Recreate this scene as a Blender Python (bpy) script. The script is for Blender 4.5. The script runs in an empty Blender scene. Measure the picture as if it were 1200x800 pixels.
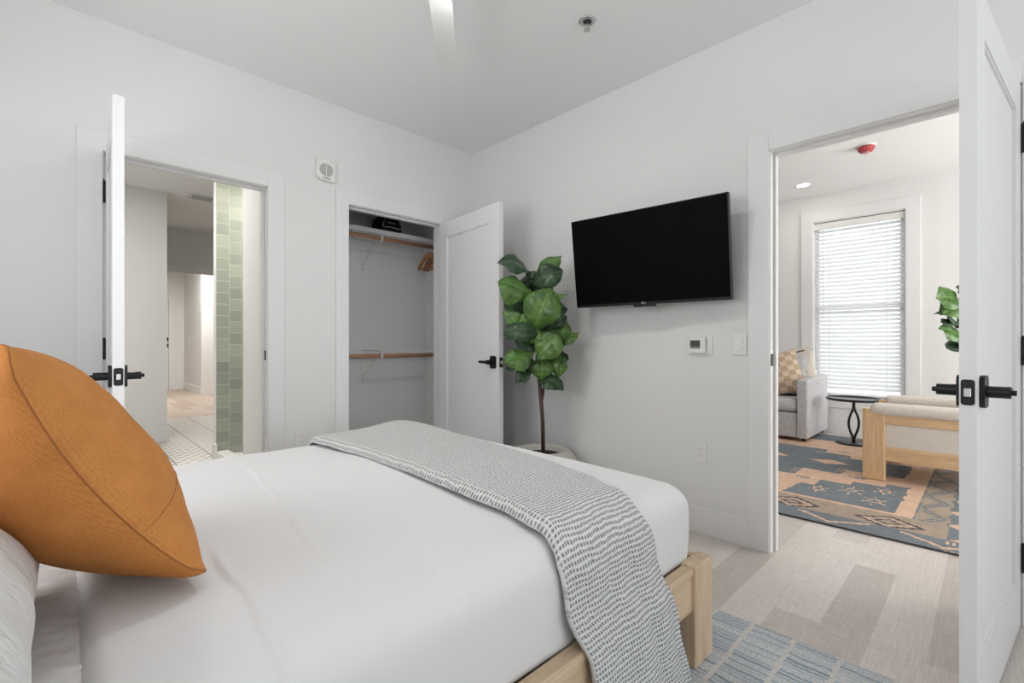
import bpy, bmesh, math, random
from mathutils import Vector, Matrix, noise
R = math.radians
scene = bpy.context.scene
COL = scene.collection

# ------------------------------------------------------------------ camera
cam_d = bpy.data.cameras.new('camera')
cam = bpy.data.objects.new('camera', cam_d)
COL.objects.link(cam)
cam.location = (0, 0, 1.06)
cam.rotation_euler = (R(90), 0, R(45.62 - 90))
cam_d.sensor_fit = 'HORIZONTAL'
cam_d.sensor_width = 36
cam_d.lens = 36 * 549 / 1200
cam_d.shift_y = 2 / 1200
cam_d.clip_start = 0.02
scene.camera = cam

# ------------------------------------------------------------------ world + exposure
scene.view_settings.view_transform = 'Standard'
scene.view_settings.look = 'None'
scene.view_settings.gamma = 1
scene.view_settings.use_curve_mapping = False
scene.view_settings.exposure = 0.0
W = bpy.data.worlds.new('overcast_sky')
scene.world = W
W.use_nodes = True
bgn = W.node_tree.nodes['Background']
bgn.inputs[0].default_value = (0.90, 0.95, 1.0, 1)
bgn.inputs[1].default_value = 1.4

P_FAN = 86.0      # fan lamp dome emission
P_DOWN = 700.0      # recessed lamps of bath, shower and hall, all but the pier's added
P_FILL_BED = 30  # added bedroom daylight, sources out of view
P_FILL_LIV = 120  # added daylight from the living room side, out of view

def area(name, loc, rot, sx, sy, power, color):
    l = bpy.data.lights.new(name, 'AREA')
    l.shape = 'RECTANGLE'; l.size = sx; l.size_y = sy; l.energy = power; l.color = color
    o = bpy.data.objects.new(name, l); COL.objects.link(o)
    o.location = loc; o.rotation_euler = rot
    return o
# daylight lamps just outside the windows; all but the blind's window are added
area('added_daylight_bedroom_side', (0.75, -2.62, 1.45), (R(114), 0, 0), 2.3, 1.7, P_FILL_BED, (0.955, 0.975, 1.0))  # added fill daylight from an unseen window behind the camera
area('added_daylight_bedroom_head', (-0.95, 1.45, 1.50), (R(110), 0, R(-90)), 1.3, 1.0, P_FILL_BED * 0.66, (0.985, 0.985, 1.0))  # added fill daylight at the bed head, brightens the television wall
area('daylight_living_room', (6.95, 1.08, 1.5), (R(90), 0, R(90)), 1.0, 2.2, 14, (0.92, 0.96, 1.0))
area('added_daylight_living_side', (4.8, -2.78, 1.4), (R(104), 0, 0), 2.2, 1.8, P_FILL_LIV, (1.0, 0.985, 0.965))  # added fill daylight that brightens the living room from out of view

# ------------------------------------------------------------------ helpers
def lin(c):
    return tuple(((v / 12.92) if v <= 0.04045 else ((v + 0.055) / 1.055) ** 2.4) for v in c)
def srgb(r, g, b): return lin((r / 255, g / 255, b / 255)) + (1,)

class NT:
    def __init__(s, m): s.t = m.node_tree; s.n = s.t.nodes; s.l = s.t.links
    def new(s, typ, **kw):
        n = s.n.new(typ)
        for k, v in kw.items(): setattr(n, k, v)
        return n
    def link(s, a, b): s.l.new(a, b)
    def math(s, op, a, b=None, c=None):
        n = s.new('ShaderNodeMath', operation=op)
        for i, v in enumerate((a, b, c)):
            if v is None: continue
            if isinstance(v, (int, float)): n.inputs[i].default_value = v
            else: s.link(v, n.inputs[i])
        return n.outputs[0]
    def mix(s, f, a, b):
        n = s.new('ShaderNodeMix', data_type='RGBA')
        for i, v in ((0, f), (6, a), (7, b)):
            if isinstance(v, (int, float)): n.inputs[i].default_value = v
            elif isinstance(v, tuple): n.inputs[i].default_value = v
            else: s.link(v, n.inputs[i])
        return n.outputs[2]
    def noise(s, vec, scale, detail=2, rough=.5):
        n = s.new('ShaderNodeTexNoise'); n.inputs['Scale'].default_value = scale
        n.inputs['Detail'].default_value = detail; n.inputs['Roughness'].default_value = rough
        if vec is not None: s.link(vec, n.inputs['Vector'])
        return n.outputs[0]
    def scaled(s, vec, sc):
        n = s.new('ShaderNodeMapping'); n.inputs['Scale'].default_value = sc
        s.link(vec, n.inputs['Vector']); return n.outputs[0]
    def bump(s, h, strength, dist, bsdf):
        n = s.new('ShaderNodeBump'); n.inputs['Strength'].default_value = strength
        n.inputs['Distance'].default_value = dist
        s.link(h, n.inputs['Height']); s.link(n.outputs[0], bsdf.inputs['Normal'])

def mat(name, color, rough=.6, metal=0, spec=.5):
    m = bpy.data.materials.new(name); m.use_nodes = True
    b = m.node_tree.nodes['Principled BSDF']
    b.inputs['Base Color'].default_value = color
    b.inputs['Roughness'].default_value = rough
    b.inputs['Metallic'].default_value = metal
    b.inputs['Specular IOR Level'].default_value = spec
    t = NT(m)
    t.b = b
    t.tc = t.new('ShaderNodeTexCoord')
    return m, t

def paint(name, color, rough=.7, bump=.05, var=.03):
    m, t = mat(name, color, rough, spec=.3)
    n = t.noise(t.tc.outputs['Object'], 1.7, 3)
    dark = tuple(c * (1 - var) for c in color[:3]) + (1,)
    t.link(t.mix(n, dark, color), t.b.inputs['Base Color'])
    n2 = t.noise(t.tc.outputs['Object'], 190, 2)
    t.bump(n2, bump, .002, t.b)
    return m

def wood(name, c1, c2, axis='X', rough=.45, scale=1.0):
    m, t = mat(name, c1, rough)
    s = {'X': (1.2, 22, 22), 'Y': (22, 1.2, 22), 'Z': (22, 22, 1.2)}[axis]
    v = t.scaled(t.tc.outputs['Object'], tuple(k * scale for k in s))
    n = t.noise(v, 2.2, 6, .62)
    n2 = t.noise(v, 9, 2, .5)
    f = t.math('ADD', t.math('MULTIPLY', n, .75), t.math('MULTIPLY', n2, .25))
    r = t.new('ShaderNodeValToRGB'); t.link(f, r.inputs[0])
    r.color_ramp.elements[0].position = .36; r.color_ramp.elements[0].color = c2
    r.color_ramp.elements[1].position = .62; r.color_ramp.elements[1].color = c1
    t.link(r.outputs[0], t.b.inputs['Base Color'])
    t.bump(n2, .08, .001, t.b)
    return m

def weave(name, c1, c2, scale=260, rough=.9, mottle=.4):
    m, t = mat(name, c1, rough, spec=.15)
    v = t.tc.outputs['Object']
    n = t.noise(v, scale, 2, .7)
    n2 = t.noise(v, scale * .12, 3)
    f = t.math('ADD', t.math('MULTIPLY', n, 1 - mottle), t.math('MULTIPLY', n2, mottle))
    r = t.new('ShaderNodeValToRGB'); t.link(f, r.inputs[0])
    r.color_ramp.elements[0].position = .38; r.color_ramp.elements[0].color = c2
    r.color_ramp.elements[1].position = .62; r.color_ramp.elements[1].color = c1
    t.link(r.outputs[0], t.b.inputs['Base Color'])
    t.bump(n, .35, .002, t.b)
    return m

M = {}
M['wall'] = paint('wall_paint', (.81, .81, .80, 1))
M['ceil'] = paint('ceiling_paint', (.92, .92, .915, 1), .8)
M['trim'] = paint('trim_paint', (.82, .82, .815, 1), .38, .02, .02)
M['door'] = paint('door_paint', (.80, .80, .80, 1), .36, .02, .02)
M['plastic'] = paint('white_plastic', (.82, .82, .80, 1), .35, .0, .01)
M['grey_plastic'] = paint('grey_plastic', (.42, .42, .41, 1), .5, .0, .02)
M['black'] = paint('matte_black_metal', (.012, .012, .013, 1), .38, .02, .1)
M['blackgloss'] = paint('black_screen', (.0006, .0006, .0007, 1), .55, .0, .05)
M['blackplastic'] = paint('black_plastic', (.010, .010, .011, 1), .45, .0, .1)
M['blackgloss'].node_tree.nodes['Principled BSDF'].inputs['Specular IOR Level'].default_value = .06
M['steel'] = mat('brushed_steel', (.55, .55, .55, 1), .3, 1)[0]
M['oak'] = wood('oak_rail', srgb(222, 197, 167), srgb(198, 171, 140), 'X')
M['oakz'] = wood('oak_upright', srgb(222, 197, 167), srgb(198, 171, 140), 'Z')
M['oaky'] = wood('oak_cross', srgb(222, 197, 167), srgb(198, 171, 140), 'Y')
M['chairoak_y'] = wood('chair_oak_cross', srgb(232, 198, 156), srgb(208, 170, 128), 'Y')
M['chairoak_z'] = wood('chair_oak_upright', srgb(232, 198, 156), srgb(208, 170, 128), 'Z')
M['rod'] = wood('closet_rod_wood', srgb(196, 150, 118), srgb(158, 108, 80), 'X')
M['hanger'] = wood('hanger_wood', srgb(190, 132, 88), srgb(150, 96, 60), 'Y')
M['sofa'] = weave('grey_sofa_fabric', srgb(212, 211, 212), srgb(178, 177, 179), 300)
M['chairfab'] = weave('oatmeal_boucle', srgb(238, 230, 221), srgb(210, 202, 192), 170, .9, .12)
M['pot'] = paint('stone_pot', srgb(214, 208, 200), .7, .3, .25)
M['soil'] = mat('dark_soil', (.012, .012, .013, 1), .9)[0]
M['bark'] = wood('fig_bark', srgb(92, 66, 56), srgb(58, 40, 34), 'Z')
M['white_fabric'] = paint('white_cotton', (.765, .765, .765, 1), .85, .12, .02)
M['sheet'] = paint('white_sheet', (.72, .72, .72, 1), .85, .15, .02)

m, t = mat('pillow_cotton', (.74, .74, .735, 1), .85, spec=.2)
v_ = t.scaled(t.tc.outputs['Object'], (5, 14, 9))
wr = t.noise(v_, 1.6, 4, .62)
t.bump(t.math('ABSOLUTE', t.math('SUBTRACT', wr, .5)), .55, .035, t.b)
M['pillowcotton'] = m
def emis(name, color, strength):
    m, t = mat(name, (0, 0, 0, 1))
    t.b.inputs['Emission Color'].default_value = color
    t.b.inputs['Emission Strength'].default_value = strength
    return m
M['fanlamp'] = emis('fan_lamp_glass', (1, .975, .94, 1), P_FAN)
M['softlamp'] = emis('living_lamp_glass', (1, .95, .88, 1), 60)
M['bath_fill'] = emis('bath_fill_glow', (1, .955, .90, 1), P_DOWN)  # glow of the added bathroom lamp
M['halllamp'] = emis('hall_lamp_glass', (1, .955, .91, 1), P_DOWN * 1.5)
M['shower_fill'] = emis('shower_fill_glow', (1, .95, .90, 1), P_DOWN * .55)  # glow of the added shower lamp

# --- linen-look vinyl planks (tone per plank in a face attribute)
def plank_mat(name, c1, c2):
    m, t = mat(name, c1, .42, spec=.4)
    a = t.new('ShaderNodeAttribute', attribute_name='tone')
    base = t.mix(a.outputs['Fac'], c2, c1)
    v = t.tc.outputs['Object']
    n1 = t.noise(t.scaled(v, (6, 170, 1)), 1, 3, .75)
    n2 = t.noise(t.scaled(v, (170, 6, 1)), 1, 3, .75)
    f = t.math('ADD', t.math('MULTIPLY', n1, .5), t.math('MULTIPLY', n2, .5))
    f = t.math('MULTIPLY_ADD', f, 2.6, -.8)
    mul = t.new('ShaderNodeMix', data_type='RGBA', blend_type='MULTIPLY'); mul.inputs[0].default_value = .38
    t.link(base, mul.inputs[6]); t.link(f, mul.inputs[7])
    t.link(mul.outputs[2], t.b.inputs['Base Color'])
    t.bump(f, .06, .001, t.b)
    return m
M['floor'] = plank_mat('linen_plank', srgb(236, 227, 219), srgb(208, 198, 190))
M['hallfloor'] = plank_mat('hall_oak_plank', srgb(220, 204, 188), srgb(192, 172, 154))

# --- patterned bathroom floor tile
m, t = mat('patterned_floor_tile', (.7, .7, .68, 1), .4)
sx = t.new('ShaderNodeSeparateXYZ'); t.link(t.tc.outputs['Object'], sx.inputs[0])
X, Y = sx.outputs[0], sx.outputs[1]
fx = t.math('FRACT', t.math('DIVIDE', t.math('SUBTRACT', X, .16), .30))
line = t.math('LESS_THAN', t.math('ABSOLUTE', t.math('SUBTRACT', fx, .02)), .020)
row = t.math('DIVIDE', Y, .062)
rp = t.math('FLOOR', row)
st = t.math('MULTIPLY', t.math('MODULO', rp, 2), .5)
cx = t.math('ABSOLUTE', t.math('SUBTRACT', t.math('FRACT', t.math('ADD', t.math('DIVIDE', X, .10), st)), .5))
cy = t.math('ABSOLUTE', t.math('SUBTRACT', t.math('FRACT', row), .5))
dash = t.math('LESS_THAN', t.math('ADD', t.math('MULTIPLY', cx, 1.0), t.math('MULTIPLY', cy, .9)), .36)
dash2 = t.math('LESS_THAN', cy, .07)
c = t.mix(dash, srgb(226, 222, 214), srgb(160, 154, 144))
c = t.mix(line, c, srgb(105, 108, 106))
t.link(c, t.b.inputs['Base Color'])
M['bathfloor'] = m

# --- hand-made green wall tile
m, t = mat('green_glazed_tile', (.5, .5, .42, 1), .18)
br = t.new('ShaderNodeTexBrick')
mp = t.new('ShaderNodeMapping'); mp.inputs['Rotation'].default_value = (R(-90), 0, 0)
t.link(t.tc.outputs['Object'], mp.inputs[0])
br.offset = .5; br.inputs['Scale'].default_value = 1
# stacked columns: bricks run vertically, so swap the axes
cb = t.new('ShaderNodeCombineXYZ'); sx = t.new('ShaderNodeSeparateXYZ'); t.link(t.tc.outputs['Object'], sx.inputs[0])
t.link(sx.outputs[2], cb.inputs[0]); t.link(t.math('SUBTRACT', sx.outputs[0], .002), cb.inputs[1])
t.link(cb.outputs[0], br.inputs['Vector'])
br.inputs['Brick Width'].default_value = .105; br.inputs['Row Height'].default_value = .105
br.inputs['Mortar Size'].default_value = .0022; br.inputs['Bias'].default_value = 0
br.inputs['Color1'].default_value = srgb(166, 172, 158); br.inputs['Color2'].default_value = srgb(132, 142, 132)
br.inputs['Mortar'].default_value = srgb(198, 198, 188)
n = t.noise(t.tc.outputs['Object'], 7, 3)
t.link(t.mix(t.math('MULTIPLY', n, .55), br.outputs[0], srgb(158, 158, 142)), t.b.inputs['Base Color'])
t.bump(t.noise(t.tc.outputs['Object'], 14, 2), .25, .01, t.b)
M['greentile'] = m

# --- bedroom rug
m, t = mat('blue_striped_rug_pile', (.4, .45, .5, 1), .95, spec=.1)
sx = t.new('ShaderNodeSeparateXYZ'); t.link(t.tc.outputs['Object'], sx.inputs[0])
X, Y = sx.outputs[0], sx.outputs[1]
wob = t.math('MULTIPLY', t.noise(t.tc.outputs['Object'], 22, 3), .022)
ycell = t.math('DIVIDE', t.math('ADD', t.math('SUBTRACT', Y, .078), wob), .1365)
yf = t.math('FRACT', ycell); yid = t.math('FLOOR', ycell)
seam = t.math('LESS_THAN', yf, .11)
xr = t.math('ADD', t.math('DIVIDE', t.math('ADD', X, wob), .0185), t.math('MULTIPLY', yid, .37))
xf = t.math('FRACT', xr)
gap = t.math('LESS_THAN', xf, .26)
wn = t.new('ShaderNodeTexWhiteNoise', noise_dimensions='2D')
cb = t.new('ShaderNodeCombineXYZ'); t.link(t.math('FLOOR', xr), cb.inputs[0]); t.link(yid, cb.inputs[1])
t.link(cb.outputs[0], wn.inputs[0])
rr = t.new('ShaderNodeValToRGB'); t.link(wn.outputs[0], rr.inputs[0])
rr.color_ramp.elements[0].color = srgb(142, 156, 170); rr.color_ramp.elements[1].color = srgb(196, 200, 202)
e = rr.color_ramp.elements.new(.4); e.color = srgb(168, 178, 187)
fib = t.noise(t.scaled(t.tc.outputs['Object'], (240, 110, 1)), 1, 4, .8)
c = t.mix(gap, rr.outputs[0], srgb(206, 204, 198))
c = t.mix(seam, c, srgb(205, 202, 196))
mul = t.new('ShaderNodeMix', data_type='RGBA', blend_type='MULTIPLY'); mul.inputs[0].default_value = .72
t.link(c, mul.inputs[6]); t.link(t.math('MULTIPLY_ADD', fib, 3.0, -.45), mul.inputs[7])
t.link(mul.outputs[2], t.b.inputs['Base Color'])
hh = t.math('SUBTRACT', 1, t.math('MAXIMUM', t.math('MULTIPLY', gap, .6), seam))
t.bump(t.math('ADD', hh, t.math('MULTIPLY', fib, .5)), .5, .006, t.b)
M['bedrug'] = m

# --- living rug yarns
def yarn(name, c):
    m, t = mat(name, c, .95, spec=.1)
    n = t.noise(t.scaled(t.tc.outputs['Object'], (1, 1, 1)), 90, 3, .75)
    n2 = t.noise(t.scaled(t.tc.outputs['Object'], (1, 2, 1)), 9, 3, .6)
    f = t.math('ADD', t.math('MULTIPLY', n, .5), t.math('MULTIPLY', n2, .5))
    d = tuple(k * .48 for k in c[:3]) + (1,); l = tuple(min(1, k * 1.42) for k in c[:3]) + (1,)
    t.link(t.mix(f, d, l), t.b.inputs['Base Color'])
    t.bump(n, .4, .003, t.b)
    return m
RUGM = [yarn('slate_yarn', srgb(124, 131, 136)), yarn('salmon_yarn', srgb(222, 186, 162)),
        yarn('taupe_yarn', srgb(172, 156, 140)), yarn('charcoal_yarn', srgb(86, 86, 92))]

# --- waffle throw: uv in metres
m, t = mat('grey_waffle_knit', (.5, .5, .5, 1), .9, spec=.15)
uv = t.new('ShaderNodeUVMap'); uv.uv_map = 'UVMap'
sx = t.new('ShaderNodeSeparateXYZ'); t.link(uv.outputs[0], sx.inputs[0])
dist = t.math('MULTIPLY', t.math('SUBTRACT', t.noise(uv.outputs[0], 18, 4, .65), .5), .020)
U = t.math('ADD', sx.outputs[0], dist); V = t.math('ADD', sx.outputs[1], dist)
rv = t.math('ABSOLUTE', t.math('SINE', t.math('MULTIPLY', V, math.pi / .0135)))
ru = t.math('ABSOLUTE', t.math('SINE', t.math('MULTIPLY', U, math.pi / .0122)))
rv2 = t.math('SUBTRACT', 1, rv); ru2 = t.math('SUBTRACT', 1, ru)     # ridge height: 1 on the ridge
rv3 = t.math('POWER', rv2, .75); ru3 = t.math('MULTIPLY', t.math('POWER', ru2, .9), .80)
h = t.math('MAXIMUM', rv3, ru3)
spk = t.noise(uv.outputs[0], 420, 2, .7)
h2 = t.math('ADD', h, t.math('MULTIPLY', t.math('SUBTRACT', spk, .5), .55))
r = t.new('ShaderNodeValToRGB'); t.link(h2, r.inputs[0])
r.color_ramp.elements[0].position = .12; r.color_ramp.elements[0].color = srgb(132, 133, 136)
r.color_ramp.elements[1].position = .72; r.color_ramp.elements[1].color = srgb(238, 238, 236)
e = r.color_ramp.elements.new(.36); e.color = srgb(192, 193, 194)
t.link(r.outputs[0], t.b.inputs['Base Color'])
t.bump(h, .8, .006, t.b)
M['throw'] = m

# --- rust cushion weave
def rust(name, c1, c2, ang):
    m, t = mat(name, c1, .85, spec=.2)
    uv = t.new('ShaderNodeUVMap'); uv.uv_map = 'UVMap'
    mp = t.new('ShaderNodeMapping'); mp.inputs['Rotation'].default_value = (0, 0, R(ang)); t.link(uv.outputs[0], mp.inputs[0])
    sx = t.new('ShaderNodeSeparateXYZ'); t.link(mp.outputs[0], sx.inputs[0])
    jit = t.math('MULTIPLY', t.noise(uv.outputs[0], 60, 2), .004)
    a = t.math('ABSOLUTE', t.math('SINE', t.math('MULTIPLY', t.math('ADD', sx.outputs[0], jit), math.pi / .0032)))
    b = t.math('ABSOLUTE', t.math('SINE', t.math('MULTIPLY', t.math('ADD', sx.outputs[1], jit), math.pi / .0032)))
    n = t.noise(uv.outputs[0], 300, 3, .7)
    n2 = t.noise(uv.outputs[0], 16, 4, .6)
    f = t.math('ADD', t.math('MULTIPLY', t.math('MULTIPLY', a, b), .16), t.math('ADD', t.math('MULTIPLY', n, .55), t.math('MULTIPLY', n2, .45)))
    r = t.new('ShaderNodeValToRGB'); t.link(f, r.inputs[0])
    r.color_ramp.elements[0].position = .28; r.color_ramp.elements[0].color = c2
    r.color_ramp.elements[1].position = .82; r.color_ramp.elements[1].color = c1
    t.link(r.outputs[0], t.b.inputs['Base Color'])
    t.bump(n, .3, .0015, t.b)
    return m
M['rust'] = rust('rust_linen', srgb(216, 150, 86), srgb(176, 112, 56), 0)
M['rust2'] = rust('rust_linen_ribbed', srgb(212, 144, 80), srgb(168, 104, 50), 8)
M['rustseam'] = mat('rust_piping', srgb(158, 98, 50), .9)[0]

# --- fig leaf
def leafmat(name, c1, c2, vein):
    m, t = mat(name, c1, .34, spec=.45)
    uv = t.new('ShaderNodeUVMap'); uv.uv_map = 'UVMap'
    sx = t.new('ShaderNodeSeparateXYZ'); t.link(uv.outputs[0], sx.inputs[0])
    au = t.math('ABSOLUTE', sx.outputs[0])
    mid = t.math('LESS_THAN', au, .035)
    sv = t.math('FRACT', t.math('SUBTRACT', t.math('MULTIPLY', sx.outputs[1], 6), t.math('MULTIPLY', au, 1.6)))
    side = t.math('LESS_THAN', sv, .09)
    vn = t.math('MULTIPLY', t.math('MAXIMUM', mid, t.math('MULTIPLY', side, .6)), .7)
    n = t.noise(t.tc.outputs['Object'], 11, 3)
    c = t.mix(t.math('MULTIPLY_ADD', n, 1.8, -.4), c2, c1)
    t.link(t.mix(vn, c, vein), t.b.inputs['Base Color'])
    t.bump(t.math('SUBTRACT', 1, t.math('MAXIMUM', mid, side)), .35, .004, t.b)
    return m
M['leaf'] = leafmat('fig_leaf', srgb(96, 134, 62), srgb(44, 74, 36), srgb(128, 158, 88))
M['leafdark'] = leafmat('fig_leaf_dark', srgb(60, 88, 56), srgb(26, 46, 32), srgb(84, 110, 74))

# --- bmesh builders
def rbox(bm, x0, x1, y0, y1, z0, z1, bev=0, seg=2):
    vs = [bm.verts.new((x, y, z)) for x in (x0, x1) for y in (y0, y1) for z in (z0, z1)]
    f = [(0, 1, 3, 2), (4, 6, 7, 5), (0, 4, 5, 1), (2, 3, 7, 6), (0, 2, 6, 4), (1, 5, 7, 3)]
    fs = [bm.faces.new([vs[i] for i in q]) for q in f]
    if bev:
        es = list({e for q in fs for e in q.edges})
        bmesh.ops.bevel(bm, geom=es, offset=bev, segments=seg, profile=.5, affect='EDGES')
def tube(bm, pts, rad, n=10, caps=True):
    pts = [Vector(p) for p in pts]
    rs = rad if isinstance(rad, (list, tuple)) else [rad] * len(pts)
    rings = []; u = None
    for i, p in enumerate(pts):
        d = (pts[min(i + 1, len(pts) - 1)] - pts[max(i - 1, 0)]).normalized()
        if u is None:
            u = d.cross(Vector((0, 0, 1)))
            if u.length < 1e-3: u = d.cross(Vector((1, 0, 0)))
        else: u = u - d * u.dot(d)
        u.normalize(); v = d.cross(u)
        rings.append([bm.verts.new(p + (u * math.cos(a) + v * math.sin(a)) * rs[i]) for a in [2 * math.pi * k / n for k in range(n)]])
    for a, b in zip(rings, rings[1:]):
        for k in range(n): bm.faces.new((a[k], a[(k + 1) % n], b[(k + 1) % n], b[k]))
    if caps: bm.faces.new(rings[0][::-1]); bm.faces.new(rings[-1])
def lathe(bm, prof, c=(0, 0, 0), n=32, close=True):
    rings = []
    for r, z in prof:
        if r < 1e-5: rings.append([bm.verts.new((c[0], c[1], c[2] + z))])
        else: rings.append([bm.verts.new((c[0] + r * math.cos(2 * math.pi * k / n), c[1] + r * math.sin(2 * math.pi * k / n), c[2] + z)) for k in range(n)])
    for a, b in zip(rings, rings[1:]):
        if len(a) == 1 and len(b) == 1: continue
        for k in range(n):
            k2 = (k + 1) % n
            if len(a) == 1: bm.faces.new((a[0], b[k2], b[k]))
            elif len(b) == 1: bm.faces.new((a[k], a[k2], b[0]))
            else: bm.faces.new((a[k], a[k2], b[k2], b[k]))
def prism(bm, poly, z0, z1):
    a = [bm.verts.new((x, y, z0)) for x, y in poly]; b = [bm.verts.new((x, y, z1)) for x, y in poly]
    n = len(poly)
    bm.faces.new(a[::-1]); bm.faces.new(b)
    for k in range(n): bm.faces.new((a[k], a[(k + 1) % n], b[(k + 1) % n], b[k]))

def obj(name, bm, m, parent=None, smooth=False, mtx=None):
    if mtx is not None: bmesh.ops.transform(bm, matrix=mtx, verts=bm.verts)
    bmesh.ops.recalc_face_normals(bm, faces=bm.faces)
    me = bpy.data.meshes.new(name); bm.to_mesh(me); bm.free()
    for mm in (m if isinstance(m, list) else [m]): me.materials.append(mm)
    if smooth:
        for p in me.polygons: p.use_smooth = True
    o = bpy.data.objects.new(name, me); COL.objects.link(o)
    if parent: o.parent = parent
    return o
def B(*boxes, bev=0, seg=2):
    bm = bmesh.new()
    for b in boxes: rbox(bm, *b, bev=bev, seg=seg)
    return bm
def tag(o, label, cat, group=None):
    o['label'] = label; o['category'] = cat
    if group: o['group'] = group
    return o
def thing(name, label, cat, loc=(0, 0, 0), rotz=0, group=None):
    o = bpy.data.objects.new(name, None); COL.objects.link(o)
    o.empty_display_size = .1
    o.location = loc; o.rotation_euler = (0, 0, rotz)
    return tag(o, label, cat, group)
def struct(name, bm, m, label=None, cat=None, smooth=False):
    o = obj(name, bm, m, smooth=smooth); o['kind'] = 'structure'
    if label: tag(o, label, cat or name.split('_')[0])
    return o

# ================================================================== SETTING
XW, YW, ZC = 2.587, 3.136, 2.69         # tv wall, closet wall, ceiling
T = .115
XL, ZL = 6.60, 2.85                     # living room far wall, its ceiling
# openings
BX0, BX1 = .178, .945                   # bathroom door
CX0, CX1 = 1.469, 2.272                 # closet
DY0, DY1 = -.082, .781                  # living room doorway
HD = 2.03
struct('wall_left', B((-.74, BX0 - .02, YW, YW + T, 0, ZC), (BX0 - .02, BX1 + .02, YW, YW + T, HD + .02, ZC),
                      (BX1 + .02, CX0 - .02, YW, YW + T, 0, ZC), (CX0 - .02, CX1 + .02, YW, YW + T, HD + .02, ZC),
                      (CX1 + .02, XW + T, YW, YW + T, 0, ZC)), M['wall'],
       'white painted wall with the bathroom door and the closet', 'wall')
struct('wall_right', B((XW, XW + T, DY1 + .02, YW, 0, ZL), (XW, XW + T, DY0 - .02, DY1 + .02, HD + .02, ZL),
                       (XW, XW + T, -2.515, DY0 - .02, 0, ZL)), M['wall'], 'white painted wall behind the television', 'wall')
struct('wall_near', B((-.74, -.45, -2.515, -2.4, 0, ZC), (-.45, 1.95, -2.515, -2.4, 0, .55), (-.45, 1.95, -2.515, -2.4, 2.35, ZC),
                      (1.95, XW, -2.515, -2.4, 0, ZC)), M['wall'], 'white wall behind the camera with an added window', 'wall')
struct('wall_headboard', B((-.855, -.74, -2.515, .75, 0, ZC), (-.855, -.74, .75, 2.15, 0, 1.0), (-.855, -.74, .75, 2.15, 2.1, ZC),
                           (-.855, -.74, 2.15, YW + T, 0, ZC)), M['wall'], 'white wall at the head of the bed', 'wall')
struct('ceiling', B((-.855, XW, -2.515, YW, ZC, ZC + .1)), M['ceil'], 'flat white ceiling of the bedroom', 'ceiling')
# plank floor (bedroom, closet and living room share it)
def planks(bm, x0, x1, y0, y1, w, L, yo, fixed=None, seed=3, lo=0., along='X'):
    rnd = random.Random(seed)
    tl = bm.faces.layers.float.new('tone')
    k0 = math.floor((y0 - yo) / w)
    k = k0
    while yo + k * w < y1:
        a = max(y0, yo + k * w); b = min(y1, yo + (k + 1) * w)
        if fixed and k in fixed: cuts = fixed[k]
        else:
            cuts = []; x = x0 - rnd.random() * L
            while x < x1: cuts.append((x, rnd.choice((.15, .55, .75, .9, 1.0, 1.0)))); x += L
        cuts = cuts + [(x1, 0)]
        for (xa, tn), (xb, _) in zip(cuts, cuts[1:]):
            xa = max(xa, x0); xb = min(xb, x1)
            if xb - xa < 1e-4: continue
            q = [(xa, a), (xb, a), (xb, b), (xa, b)] if along == 'X' else [(a, xa), (b, xa), (b, xb), (a, xb)]
            f = bm.faces.new([bm.verts.new((x, y, 0)) for x, y in q]); f[tl] = tn
        k += 1
fx = {0: [(-1.1, .7), (.0, .9), (1.0, .8), (1.84, .12), (2.755, 1.), (4.0, .7), (5.0, .9), (6, .6)],
      1: [(-1.1, .7), (.4, .9), (1.16, .30), (2.075, 1.0), (3.045, .55), (3.9, .7), (4.8, .9), (5.7, .6)],
      2: [(-1.1, .7), (.2, .9), (1.1, .85), (2.0, .95), (3.0, 1.0), (3.9, .7), (4.8, .9), (5.7, .6)],
      3: [(-1.1, .7), (.5, .9), (1.4, .25), (2.30, .12), (3.22, 1.), (4.1, .7), (5.0, .9)],
      4: [(-1.1, .7), (.4, .9), (1.3, .85), (2.22, .9), (3.2, 1.0), (4.1, .7)],
      -1: [(-1.1, .7), (.3, .9), (1.2, .8), (2.1, .9), (3.05, 1.0), (4.0, .7)],
      -2: [(-1.1, .7), (.3, .9), (1.15, .75), (2.066, .28), (3.23, 1.0), (4.0, .7)]}
fx[3] = [(-1.1, .7), (.5, .9), (1.35, .12), (2.56, .55), (3.4, 1.), (4.1, .7)]
bm = bmesh.new(); planks(bm, -.855, XL, -2.6, YW + T, .1525, .92, .302, fx)
struct('floor', bm, M['floor'], 'pale linen-look plank floor', 'floor')
# closet recess
CB = 3.86
bm = bmesh.new(); planks(bm, 1.33, XW, YW + T, CB, .1525, .92, .302)
struct('floor_closet', bm, M['floor'], 'plank floor inside the closet', 'floor')
struct('wall_closet', B((1.23, XW + T, CB, CB + .1, 0, ZC), (1.23, 1.33, YW + T, CB, 0, ZC), (XW, XW + T, YW + T, CB, 0, ZC)), M['wall'],
       'white inner walls of the closet', 'wall')
struct('ceiling_closet', B((1.23, XW + T, YW + T, CB + .1, ZC, ZC + .1)), M['ceil'], 'closet ceiling', 'ceiling')

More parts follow.
